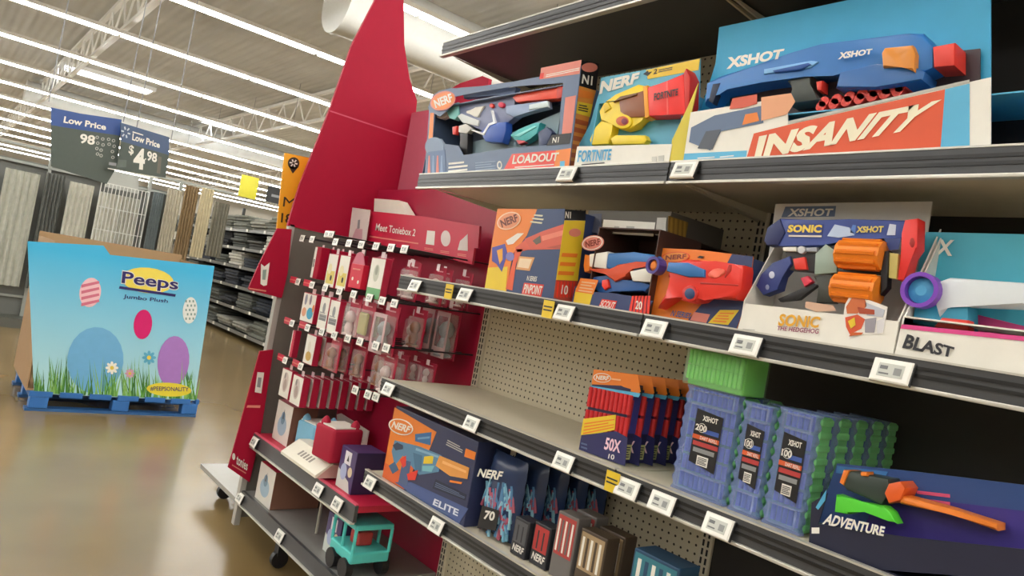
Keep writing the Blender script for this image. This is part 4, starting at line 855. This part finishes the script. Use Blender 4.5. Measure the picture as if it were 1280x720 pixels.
R1, R2, R3, R4 = 1.505, 1.29, 1.095, .905
pack('case', -3.33, 1.47, R1, .07, .155, 'front red case with white edge at the top left hook', 5, .052, 'red cases on the top left hook', .045)
pack('yellow', -3.125, 1.46, R1 - .01, .10, .17, 'front white pack with yellow picture, left of two in the top row', 1)
pack('yellow', -3.005, 1.46, R1 - .01, .10, .17, 'front white pack with yellow picture, right of two in the top row', 1)
pack('dots', -2.88, 1.46, R1, .115, .16, 'red pack with white dots in the top row', 1)
pack('dots', -2.88, 1.56, R1, .115, .16, 'red pack behind the dotted pack in the top row', 1)
pack('greenbox', -2.70, 1.46, R1 + .0, .12, .19, 'white pack with green foot, tallest in the top row', 1)
for i, (x, y) in enumerate(((-2.72, 1.60), (-2.62, 1.56), (-2.52, 1.62), (-2.62, 1.72), (-2.53, 1.76))):
    pack('clear', x, y, R1 - .01, .085, .16, ['clear pack with pale figure behind the green-footed pack', 'clear pack with pale figure above the middle shelf end, nearest', 'clear pack with pale figure above the yellow shelf flag', 'clear pack with pale figure deep on the top row', 'clear pack with pale figure, rightmost of the top row'][i])
pack('art', -3.30, 1.46, R2, .15, .15, 'front white pack with blue splash, left end of second row', 3, .045)
pack('greypic', -3.115, 1.455, R2 + .005, .095, .165, 'front white pack with grey picture, left of two in second row', 2)
pack('greypic', -3.01, 1.455, R2, .095, .165, 'front white pack with grey picture, right of two in second row', 2)
pack('clear', -2.885, 1.46, R2 + .01, .10, .17, 'front clear pack with pale pink figure in second row', 2)
pack('olive', -2.765, 1.46, R2 + .01, .12, .165, 'front clear pack with olive tray in second row', 2)
pack('big', -2.60, 1.46, R2 + .015, .11, .20, 'clear framed pack with grey figure in second row', 1, dep=.05)
pack('slim', -3.43, 1.47, R3, .035, .145, 'slim red box at the left end of third row', 1)
pack('gold', -3.20, 1.46, R3 + .01, .105, .15, 'front white pack with gold picture in third row', 2)
pack('brown', -3.0, 1.46, R3 + .02, .10, .155, 'front clear pack with brown figure in third row', 2)
pack('brown', -2.86, 1.52, R3 + .02, .09, .155, 'clear pack with brown figure set back in third row', 1)
pack('clear', -2.58, 1.50, R3 + .02, .10, .165, 'front clear pack with pale figure at the right of third row', 2)
pack('face', -3.40, 1.46, R4, .12, .15, 'front white pack with oval picture at the left of bottom row', 1)
pack('face', -3.26, 1.46, R4 - .005, .12, .15, 'front white pack with oval picture and red edge in bottom row', 8, .05, 'red edged packs in the bottom row', .034)
for i, (x, y, zt, st) in enumerate(((-2.99, 1.62, R2 + .01, 'clear'), (-2.86, 1.64, R3 + .02, 'clear'), (-2.72, 1.55, R3 + .02, 'brown'), (-2.70, 1.66, R2, 'clear'), (-2.58, 1.60, R2 + .02, 'brown'), (-2.90, 1.58, R1, 'clear'), (-2.80, 1.66, R1, 'clear'))):
    pack(st, x, y, zt, .1, .165, ['clear pack with pale figure set back between the grey-picture packs and the pink one', 'clear pack with pale figure set back in third row', 'clear pack with brown figure left of the shelf corner in third row', 'clear pack with pale figure behind the olive tray pack', 'clear pack with brown figure behind the framed pack', 'clear pack with pale figure behind the dotted red pack', 'clear pack with pale figure set back left of the green-footed pack'][i])
for i, x in enumerate((-2.66, -2.54)): pack('big', x, 1.72, 1.36, .10, .24, ['clear framed pack deep by the red back, left one', 'clear framed pack deep by the red back, right one'][i], 1, dep=.05)
for i, x in enumerate((-2.74, -2.63, -2.53)): pack('clear', x, 1.66, 1.10, .09, .10, ['small clear pack low by the red back, left of three', 'small clear pack low by the red back, middle of three', 'small clear pack low by the red back, right of three'][i], 1)

# ---- goods on the two rack shelves
def carton(name, label, cat, x0, x1, y0, y1, z0, z1, front, side, top=None, group=None):
    t = thing(name, label, cat, ((x0 + x1) / 2, (y0 + y1) / 2, z0), group); MB().box(x0, x1, y0, y1, z0, z1, side, .002).build('carton', t)
    f = Face(t, py(y0), None); f.solid('front_print', [(x0 + .001, z0 + .001), (x1 - .001, z0 + .001), (x1 - .001, z1 - .001), (x0 + .001, z1 - .001)], front, .001, .001, bev=0)
    if top: MB().box(x0 + .001, x1 - .001, y0 + .002, y1, z1, z1 + .001, top).build('top_print', t)
    return t, f
WB = M('#dcd8d0', .45)
def bluebox(label, x0, x1, y0, y1, z0, z1, top):
    t, f = carton('speaker_box', label, 'carton', x0, x1, y0, y1, z0, z1, WB, BROWN, top, 'speaker boxes on the red rack'); w, h = x1 - x0, z1 - z0
    f.pr(circ((x0 + w * .5, z0 + h * .42), w * .28, h * .24), M('#9fb9cc'), .002).pr(circ((x0 + w * .5, z0 + h * .62), w * .12, h * .16), M('#6f8ea6'), .0026).pr([(x0 + w * .45, z0 + h * .6), (x0 + w * .55, z0 + h * .6), (x0 + w * .52, z0 + h * .84)], M('#4a5560'), .003); f.flush()
bluebox('white carton with pale blue picture on the upper rack shelf', -3.51, -3.32, 1.49, 1.62, .531, .725, M('#c46a78'))
bluebox('white carton with pale blue picture on the bottom rack shelf', -3.50, -3.30, 1.455, 1.70, .236, .415, M('#c22545'))
t = thing('demo_stand', 'cream sloped demo stand with small grey lettering on the upper rack shelf', 'stand', (-2.95, 1.6, .531))
vs = [(-3.18, 1.405, .54), (-2.80, 1.405, .54), (-2.80, 1.60, .54), (-3.18, 1.60, .54), (-3.18, 1.405, .552), (-2.80, 1.405, .552), (-2.80, 1.48, .61), (-3.18, 1.48, .61), (-2.80, 1.60, .61), (-3.18, 1.60, .61)]
MB().add(vs, [[0, 3, 2, 1], [0, 1, 5, 4], [4, 5, 6, 7], [7, 6, 8, 9], [1, 2, 8, 6, 5], [0, 4, 7, 9, 3], [2, 3, 9, 8]], M('#e3dfcf', .45)).build('body', t)
MB().add([(-2.799, 1.412, .542), (-2.799, 1.595, .542), (-2.799, 1.595, .605), (-2.799, 1.484, .605)], [[0, 1, 2, 3]], M('#c99f96')).build('side_print', t)
Fd = Face(t, Plane((-3.18, 1.405, .552), (1, 0, 0), (0, .075, .058)), None)
for k in range(5): Fd.pr([(.12 + k * .03, .03), (.137 + k * .03, .03), (.14 + k * .03, .06), (.125 + k * .03, .06)], M('#8f8a80'))
Fd.flush()
def zat(p, z): d = ray(p); return EYE + d * ((z - EYE.z) / d.z)
def soft_cube(label, c, s, mat, rot):
    t = thing('speaker_cube', label, 'speaker', (c[0], c[1], c[2]), 'soft speaker cubes on the demo stand'); t.rotation_euler = (0, 0, rot); h = s * .95
    mb = MB(); mb.box(c[0] - s / 2, c[0] + s / 2, c[1] - s / 2, c[1] + s / 2, c[2], c[2] + h, mat, s * .09, 4); mb.build('body', t, True)
    MB().box(c[0] - s * .42, c[0] + s * .42, c[1] - s * .42, c[1] + s * .42, c[2] + h, c[2] + h + .006, M('#e6e2d8')).build('top_plate', t)
    for sx in (-1, 1):
        e = MB(); e.lathe((c[0] + sx * s * .3, c[1] + sx * s * .3, c[2] + h), [(s * .14, 0), (s * .13, s * .1), (s * .06, s * .2), (.002, s * .23)], mat, 12); e.build('ear', t, True)
    return t
c1 = Wp((398, 538), 1.60); c2 = zat((422, 552), .685)
soft_cube('light blue soft speaker cube behind the crimson one', (c1.x, 1.60, .5315), .15, M('#7db7d4', .7), .15)
soft_cube('crimson soft speaker cube on the demo stand', (c2.x, c2.y, .6105), .15, M('#a80f33', .75), .12)
t = thing('back_card', 'white upright card leaning behind the crimson speaker cube', 'card', (-2.85, 1.8, .636)); Fk = Face(t, py(1.80), (330, 500, 6.)); Fk.solid('card', [(545, 110), (575, 100), (782, 232), (752, 415), (560, 330)], M('#dcd6cc'), 0, .006, bev=0); Fk.lines([(690, 300), (740, 325), (742, 250), (695, 225)], 5, LGREY); Fk.flush()
def purplebox(label, x0, x1, y0, y1, z0, z1):
    t, f = carton('purple_carton', label, 'carton', x0, x1, y0, y1, z0, z1, M('#4a3a6c'), M('#35264f'), M('#4b3668'), 'purple cartons on the red rack'); w, h = x1 - x0, z1 - z0
    f.pr([(x0, z0), (x0 + w * .9, z0), (x0 + w * .75, z0 + h * .25), (x0, z0 + h * .45)], M('#cfd4cf'), .0016).pr(circ((x0 + w * .35, z0 + h * .42), w * .2, h * .2), M('#aab6d8'), .002).pr(circ((x0 + w * .75, z0 + h * .48), w * .13, h * .12), M('#d9c8a8'), .002).pr([(x0 + w * .3, z0 + h * .62), (x0 + w * .7, z0 + h * .62), (x0 + w * .7, z0 + h * .93), (x0 + w * .3, z0 + h * .93)], M('#e3dfe6'), .002).pr([(x0 + w * .45, z0 + h * .7), (x0 + w * .58, z0 + h * .7), (x0 + w * .52, z0 + h * .85)], INK, .0026); f.flush()
purplebox('dark purple carton with white label on the upper rack shelf', -2.735, -2.60, 1.47, 1.60, .531, .70)
purplebox('dark purple carton with white label on the bottom rack shelf', -2.80, -2.67, 1.50, 1.62, .236, .40)
for i, (x, z) in enumerate(((-2.60, .531),)):
    t, f = carton('red_carton', 'small red and white carton behind the purple carton', 'carton', -2.64, -2.50, 1.68, 1.80, .531, .72, M('#c01f3f'), M('#a01535')); f.pr([(-2.62, .56), (-2.53, .56), (-2.53, .63), (-2.6, .63)], WHITE, .002); f.flush()
t = thing('toy_vehicle', 'turquoise open frame toy vehicle on the bottom rack shelf', 'toy', (-2.56, 1.5, .236)); TQ = M('#56c9c4', .35)
MB().box(-2.66, -2.47, 1.45, 1.62, .30, .345, TQ, .008).build('body', t); MB().box(-2.66, -2.47, 1.45, 1.62, .43, .452, TQ, .006).build('roof', t)
for cx in (-2.655, -2.565, -2.475):
    for cy in (1.455, 1.615): MB().cyl((cx, cy, .34), (cx, cy, .435), .007, TQ, n=8).build('pillar', t)
for cx in (-2.62, -2.51):
    for cy in (1.455, 1.615): MB().cyl((cx, cy - .015, .276), (cx, cy + .015, .276), .038, BLACK, n=16).build('wheel', t)
MB().box(-2.6, -2.53, 1.5, 1.57, .345, .40, M('#b93a3a'), .01).build('seat', t)

# ---- yellow aisle blade
t = thing('aisle_sign', 'yellow vertical aisle sign with pin emblem, letter M and number 18', 'sign', (-3.72, 1.42, 1.55)); zy = (340, 185, 1.); Fy = Face(t, pxp(-3.72), (0, 0, 1.))
Fy.solid('board', [(356, 191), (395, 199), (385, 292), (346, 286)], M('#eda923', .45), 0, .012, bev=0)
Fy.pr(circ((367, 204), 7.2, 7.5), M('#33271c')).pr([(360.5, 207), (373.5, 208), (366, 217)], M('#33271c'))
for i in range(6):
    a = i * math.pi / 3 + .2; c, s = math.cos(a), math.sin(a)
    Fy.pr([(367 + c * 1.6 - s * .7, 204 + s * 1.6 + c * .7), (367 + c * 5 - s * .9, 204 + s * 5 + c * .9), (367 + c * 5 + s * .9, 204 + s * 5 - c * .9), (367 + c * 1.6 + s * .7, 204 + s * 1.6 - c * .7)], WHITE, .0018)
Fy.flush('pin_emblem'); Fy.text('M', [(353.5, 258), (368, 260), (369.5, 248), (355, 246)], M('#33271c'), bold=.0); Fy.text('18', [(351, 278), (364, 280), (365.5, 268), (352, 266)], M('#33271c'))
MB().cyl((-3.726, 1.50, .275), (-3.726, 1.50, 1.57), .012, GREY, n=10).build('pole', t)

# ================================================================== pallet display of plush in the cross aisle
PX = -6.3
t = thing('pallet_bin', 'sky blue cardboard pallet bin printed with grass and flowers', 'pallet bin', (PX - .5, 1.37, .145))
zp = (100, 300, 3.128); Fp = Face(t, pxp(PX), zp)
SKY2 = M('#8fd2ea', .45)
def sky_fn(nt, b):
    N, L = nt.nodes, nt.links; tc = N.new('ShaderNodeTexCoord'); s = N.new('ShaderNodeSeparateXYZ'); L.new(tc.outputs['Object'], s.inputs[0])
    m = N.new('ShaderNodeMapRange'); m.inputs[1].default_value = .05; m.inputs[2].default_value = 1.05; L.new(s.outputs[2], m.inputs[0])
    r = N.new('ShaderNodeValToRGB'); r.color_ramp.elements[0].color = (*lin('#b4dfe6'), 1); r.color_ramp.elements[1].color = (*lin('#3fb4e2'), 1); L.new(m.outputs[0], r.inputs[0])
    L.new(r.outputs[0], b.inputs['Base Color']); b.inputs['Roughness'].default_value = .45
SKY = node_mat('printed_sky', sky_fn)
Fp.solid('front_panel', [(-205, 5), (92, 22), (118, 58), (526, 102), (448, 628), (-180, 600)], SKY, 0, .006, bev=0)
def kr(b): return MB().box(*b, KRAFT)
for nm, b in (('side_panel', (PX - 1.0, PX - .006, 1.895, 1.901, .145, 1.255)), ('side_panel', (PX - 1.0, PX - .006, .76, .766, .145, 1.26)), ('back_panel', (PX - 1.006, PX - 1.0, 0.76, 1.901, .145, 1.30))): kr(b).build(nm, t)
MB().box(PX - 1.0, PX - .006, .766, 1.895, .146, .16, KRAFT).build('bottom_panel', t)
gr = MB(); rr = random.Random(3)
for i in range(170):
    x = rr.uniform(-180, 455); yb = 598 + (x + 180) * .042; h = rr.uniform(70, 170) * (.6 + .4 * abs(math.sin(x * .02))); sl = rr.uniform(-28, 28); wdt = rr.uniform(5, 9); xt = min(x + sl, 470)
    Fp.prism(gr, [(x - wdt / 2, yb), (x + wdt / 2, yb), (xt, yb - h)], M(rr.choice(['#4c8a3a', '#6aa84a', '#3c7434', '#86b862'])), .0016 + i * .00001, .0004)
tag(gr.build('printed_grass', t), kind='stuff')
Fp.pr(circ((265, 158), 102, 50, rot=6), M('#ead75a'), .0025).pr([(155, 180), (375, 212), (372, 222), (152, 190)], M('#2a2468'), .0042)
Fp.text('Peeps', [(158, 186), (384, 212), (388, 150), (165, 118)], WHITE, .0033, .05); Fp.text('Peeps', [(160, 182), (382, 208), (386, 152), (167, 122)], M('#2a2468'), .0045, .02)
Fp.text('Jumbo Plush', [(168, 232), (342, 250), (345, 232), (172, 212)], M('#2a2468'), .003, .015)
def egg(c, rx, ry, m, rot=6, off=.003): Fp.pr(circ(c, rx, ry, 22, rot=rot), m, off)
egg((40, 205), 42, 58, M('#efc3cb'), 10)
for k in range(4): Fp.pr([(5, 175 + k * 24), (74, 160 + k * 24), (76, 170 + k * 24), (5, 187 + k * 24)], M('#cf6f86'), .0036)
egg((246, 330), 36, 58, M('#d4186e')); egg((430, 275), 28, 52, M('#e3e7e4'))
for i in range(5):
    for j in range(3): Fp.pr(rect(412 + j * 14 + (i % 2) * 6, 235 + i * 17, 418 + j * 14 + (i % 2) * 6, 244 + i * 17), M('#7f9a94'), .0036)
egg((60, 470), 110, 130, M('#6fb0dc'), off=.0022); egg((365, 475), 62, 100, M('#a779c4'), off=.003)
for (cx, cy, col, r0) in ((270, 460, '#5fb0d0', 26), (125, 500, '#f2efe2', 24), (195, 522, '#d9a0b4', 18)):
    for i in range(8):
        a = i * math.pi / 4; Fp.pr(circ((cx + math.cos(a) * r0 * .65, cy + math.sin(a) * r0 * .65), r0 * .42, r0 * .24, 10, rot=math.degrees(a)), M(col), .0036 + i * .00004)
    Fp.pr(circ((cx, cy), r0 * .32), M('#e3c84a'), .0042)
Fp.pr(circ((348, 585), 88, 27, rot=3), M('#e3d13a'), .0044); Fp.text('#PEEPSONALITY', [(275, 590), (425, 594), (425, 576), (275, 572)], M('#2a2468'), .0056, .015)
Fp.flush()
t = thing('pallet', 'blue pallet carrying the sky blue cardboard bin', 'pallet', (PX - .5, 1.37, 0)); PB = M('#2f6bb0', .5); PB2 = M('#27598f', .55)
for x in (PX - .97, PX - .5, PX - .03):
    for y in (.85, 1.40, 1.92): MB().box(x - .05, x + .05, y - .06, y + .06, .022, .105, PB, .004).build('block', t)
    MB().box(x - .05, x + .05, .77, 1.98, 0, .02, PB2).build('bottom_board', t)
for i in range(7):
    y = .78 + i * .197; MB().box(PX - 1.02, PX + .02, y, min(y + .15, 1.985), .107, .1445, PB).build('deck_board', t)
# ================================================================== hanging price boards
def board(name, label, zq, pts_head, pts_body, xw, cat='sign'):
    t = thing(name, label, cat, (xw, EYE.y + 1.7, 2.1), 'hanging price boards'); f = Face(t, pxp(xw), zq)
    f.solid('lower_panel', pts_body, M('#4a544e', .5), -.001, .012, bev=0); f.solid('header_panel', pts_head, M('#2f4f8f' if 'left' in label else '#44587a', .45), .0, .016, bev=0); return t, f
zs = (100, 130, 7.2)
t, f = board('price_board', 'hanging blue price board at the left, lettered Low Price and 98', zs, [(-260, 30), (0, 85), (375, 140), (362, 285), (0, 232), (-260, 190)], [(-260, 190), (0, 232), (362, 285), (335, 560), (240, 720), (-260, 560)], -9.0)
f.text('Low Price', [(-150, 168), (232, 236), (238, 182), (-140, 110)], WHITE, .003, .03); f.text('98', [(-5, 352), (130, 372), (140, 285), (5, 265)], WHITE, .003, .03)
for x, y in ((155, 300), (205, 315), (258, 318), (302, 330), (160, 352), (208, 368), (262, 362), (308, 380), (152, 400), (190, 415), (292, 428), (158, 450), (190, 465), (296, 480)): f.pr(circ((x, y), 16, 15, 8), LGREY, .001).pr(circ((x, y), 9, 9, 8), M('#4a544e', .5), .002)
f.flush('snowflake_print'); 
for y_ in (.8, 1.5): MB().cyl((-9.006, y_, 2.6), (-9.006, y_, 5.3), .006, GREY, n=5).build('hanger_wire', t)
t, f = board('price_board', 'hanging price board at the right, lettered Low Price and $4.98', zs, [(362, 165), (805, 300), (800, 460), (372, 335)], [(372, 335), (800, 460), (770, 665), (250, 575), (335, 545)], -8.9)
f.text('Low Price', [(468, 325), (716, 398), (722, 345), (475, 262)], WHITE, .003, .03); f.lines([(472, 262), (568, 290), (570, 270), (475, 238)], 1, WHITE)
for i in range(6):
    a = i * math.pi / 3 + .3; c, s = math.cos(a), math.sin(a); f.pr([(412 + c * 18 - s * 6, 255 + s * 24 + c * 6), (412 + c * 42 - s * 7, 255 + s * 52 + c * 7), (412 + c * 42 + s * 7, 255 + s * 52 - c * 7), (412 + c * 18 + s * 6, 255 + s * 24 - c * 6)], M('#c3ccd6'))
f.text('$', [(435, 455), (480, 468), (488, 378), (445, 365)], WHITE, .003, .02); f.text('4', [(475, 580), (580, 595), (590, 405), (490, 395)], WHITE, .003, .04); f.text('98', [(600, 508), (690, 530), (696, 445), (608, 420)], WHITE, .003, .03); f.pr(circ((590, 495), 6), WHITE)
f.pr([(258, 548), (262, 522), (328, 532), (325, 558)], GREY); f.pr([(330, 570), (345, 500), (420, 505), (415, 570)], M('#5c6660')); f.pr([(690, 620), (705, 470), (735, 478), (722, 630)], M('#68635a')); f.pr([(250, 575), (700, 660), (700, 668), (250, 583)], WHITE); f.flush()
for y_ in (1.62, 1.98): MB().cyl((-8.906, y_, 2.5), (-8.906, y_, 5.3), .006, GREY, n=5).build('hanger_wire', t)

# ================================================================== curtain displays behind the bin
cu = thing('curtain_rack', 'grey steel rack for hanging curtains behind the blue bin', 'rack', (-11.2, 2.2, 0)); SG = M('#9ea29c', .4, .2)
for y in (.2, 1.15, 2.35, 2.75):
    MB().box(-11.3, -11.24, y - .02, y + .02, 0, 2.30, SG).build('post', cu)
for z, ye in ((.35, 2.75), (2.05, 2.75), (2.27, 3.5)): MB().box(-11.29, -11.25, .2, ye, z, z + .03, SG).build('rail', cu)
MB().box(-11.34, -11.31, .2, 2.75, .1, 2.1, M('#6f716c', .5)).build('back_panel', cu)
MB().box(-11.5, -10.9, .1, 2.8, .0, .12, M('#55564f')).build('base', cu)
Fg = Face(cu, pxp(-11.0), (100, 190, 4.5)); Fg.solid('header_board', [(150, 100), (335, 135), (325, 235), (140, 195)], M('#a7aaa4', .5), 0, .03, bev=0)
wg = MB()
for i in range(14): wg.cyl((-11.0, 1.72 + i * .045, 1.0), (-11.0, 1.72 + i * .045, 2.02), .006, M('#d8d9d4', .4), n=5)
for z in (1.1, 1.4, 1.7, 2.02): wg.cyl((-11.0, 1.72, z), (-11.0, 2.31, z), .006, M('#d8d9d4', .4), n=5)
tag(wg.build('wire_grid', cu), kind='stuff')
def curtain(y0, y1, z0, z1, hexc, label, x=-11.1, amp=.03, waves=5):
    n = waves * 8; vs = []; fs = []
    for i in range(n + 1):
        y = y0 + (y1 - y0) * i / n; dx = amp * math.sin(i / 8 * 2 * math.pi); vs += [(x + dx, y, z0), (x + dx * .7, y, z1)]
    for i in range(n): fs.append([2 * i, 2 * i + 2, 2 * i + 3, 2 * i + 1])
    m = len(vs); vs += [(v[0] - .012, v[1], v[2]) for v in vs]; fs += [[f[3] + m, f[2] + m, f[1] + m, f[0] + m] for f in fs[:n]]
    o = MB().add(vs, fs, M(hexc, .9, var=.2, scale=14)).build('curtain', None, True); tag(o, label, 'curtain', 'curtains hanging behind the bin')
for a in ((.25, .60, .5, 1.95, '#8d918c', 'grey curtain at the far left of the curtain rack'), (.68, 1.05, .5, 1.95, '#b7b8ad', 'pale grey curtain left on the curtain rack'), (1.12, 1.32, .5, 2.0, '#6f726e', 'dark grey narrow curtain on the curtain rack'), (1.38, 1.66, .5, 1.95, '#c9c8bd', 'off-white curtain behind the left price board'), (1.74, 2.0, .5, 1.9, '#d0cfc4', 'white curtain behind the wire grid, left one'), (2.02, 2.24, .5, 1.9, '#bdbcb0', 'white curtain behind the wire grid, right one'),
          (2.38, 2.52, .5, 2.05, '#8a9496', 'blue grey curtain beside the wire grid'), (2.55, 2.74, .5, 2.14, '#c9c3b2', 'cream curtain left of the tan curtain'), (2.77, 2.96, 1.1, 2.24, '#a08a68', 'tan brown curtain panel'), (2.99, 3.17, 1.25, 2.26, '#d9d0b4', 'pale yellow curtain right of the tan curtain'), (3.2, 3.42, 1.3, 2.1, '#8d8a7c', 'grey brown curtain at the right end of the rack')):
    curtain(*a)

# ================================================================== clothing shelves across the next aisle
cs = thing('clothing_shelves', 'dark metal shelves of folded dark clothing beyond the rack', 'shelving', (-11.5, 4.6, 0)); DM_ = M('#2f302f', .5)
for x in (-17.2, -15.2, -13.2, -11.2, -9.2, -7.2): MB().box(x - .03, x + .03, 4.95, 5.0, 0, 2.35, DM_).build('post', cs)
lev = [.12, .5, .86, 1.2, 1.52, 1.84]
MB().box(-17.2, -7.2, 5.0, 5.03, .05, 2.1, M('#3c3b38', .6)).build('back_panel', cs)
for z in lev:
    sh = MB().box(-17.2, -7.2, 4.3, 4.95, z - .03, z, DM_).build('shelf', cs); MB().box(-17.2, -7.2, 4.28, 4.3, z - .04, z + .01, M('#7d7d78', .4, .3)).build('edge_trim', sh)
    for i in range(11): MB().box(-17 + i * .85, -16.92 + i * .85, 4.27, 4.28, z - .035, z + .015, WHITE).build('price_tag', sh)
jc = ['#26282d', '#2f333b', '#1d1e21', '#4b4a46', '#5a5d58', '#232a35', '#6d6f66', '#8f8e84']
pos = ['bottom', 'second', 'third', 'fourth', 'fifth', 'top']
for li, z in enumerate(lev):
    for i in range(11):
        x = -16.95 + i * .85; n = rr.choice([3, 4, 5, 5]); hexc = rr.choice(jc) if not ((li, i) in ((4, 7), (4, 6), (3, 4))) else '#bdbab0'
        t = thing('folded_clothes', ('pale' if hexc == '#bdbab0' else 'dark') + ' folded clothing stack on the %s clothing shelf, %s from its far end' % (pos[li], ordn[i]), 'clothes', (x + .3, 4.6, z), 'folded clothing stacks')
        for kk in range(n):
            dx, dy = rr.uniform(-.04, .04), rr.uniform(-.05, .03); MB().box(x + dx, x + .7 + dx, 4.34 + dy, 4.8 + dy, z + .011 + kk * .05, z + .059 + kk * .05, M(hexc, .9, var=.3, scale=9), .018, 2).build('garment', t, True)
# stray bits of signage over the clothing run
t = thing('yellow_placard', 'small yellow placard standing above the clothing shelves', 'sign', (-13.6, 4.4, 2.4)); MB().box(-13.64, -13.60, 4.3, 4.62, 2.45, 2.85, M('#d9d03a')).build('panel', t); MB().cyl((-13.62, 4.46, 2.36), (-13.62, 4.46, 2.45), .012, GREY, n=6).build('stem', t)
t = thing('black_placard', 'black aisle placard right of the yellow placard', 'sign', (-13, 4.9, 2.4)); MB().box(-13.03, -13, 4.6, 5.25, 2.42, 2.7, BLACK).build('panel', t); MB().cyl((-13.015, 4.97, 2.1), (-13.015, 4.97, 2.42), .012, GREY, n=6).build('stem', t); Fq = Face(t, pxp(-13.0), None); Fq.lines([(4.68, 2.5), (5.15, 2.5), (5.15, 2.6), (4.68, 2.6)], 1, GREY); Fq.flush()
# far shelving runs
for i, (x, y0, y1, h, hx, lb) in enumerate(((-18, -2.2, 3.0, 2.1, '#6f716b', 'far grey shelving run behind the curtain rack'), (-22, -4, 9, 2.2, '#85857c', 'farther pale shelving run toward the back wall'), (-28, -6, 14, 2.3, '#77776f', 'farthest shelving run before the back wall'))):
    t = thing('far_shelving', lb, 'shelving', (x, (y0 + y1) / 2, 0), 'far shelving runs'); MB().box(x - .5, x - .45, y0, y1, 0, h, M(hx, .7)).build('back_panel', t)
    for z in (.15, .6, 1.05, 1.5, 1.9): MB().box(x - .45, x, y0, y1, z - .03, z, M('#5a5a55')).build('shelf', t)
    yy = y0 + .1; kk = 0
    gm = MB()
    while yy < y1 - .4:
        for z in (.15, .6, 1.05, 1.5, 1.9):
            hh = rr.uniform(.18, .36); gm.box(x - .4, x - .02, yy, yy + rr.uniform(.25, .42), z, z + hh, M(rr.choice(['#c9c4b4', '#8f9292', '#55585a', '#b5aa94', '#d8d5c8', '#6e655a']), .7))
        yy += .45
    tag(gm.build('stocked_goods', t), kind='stuff')
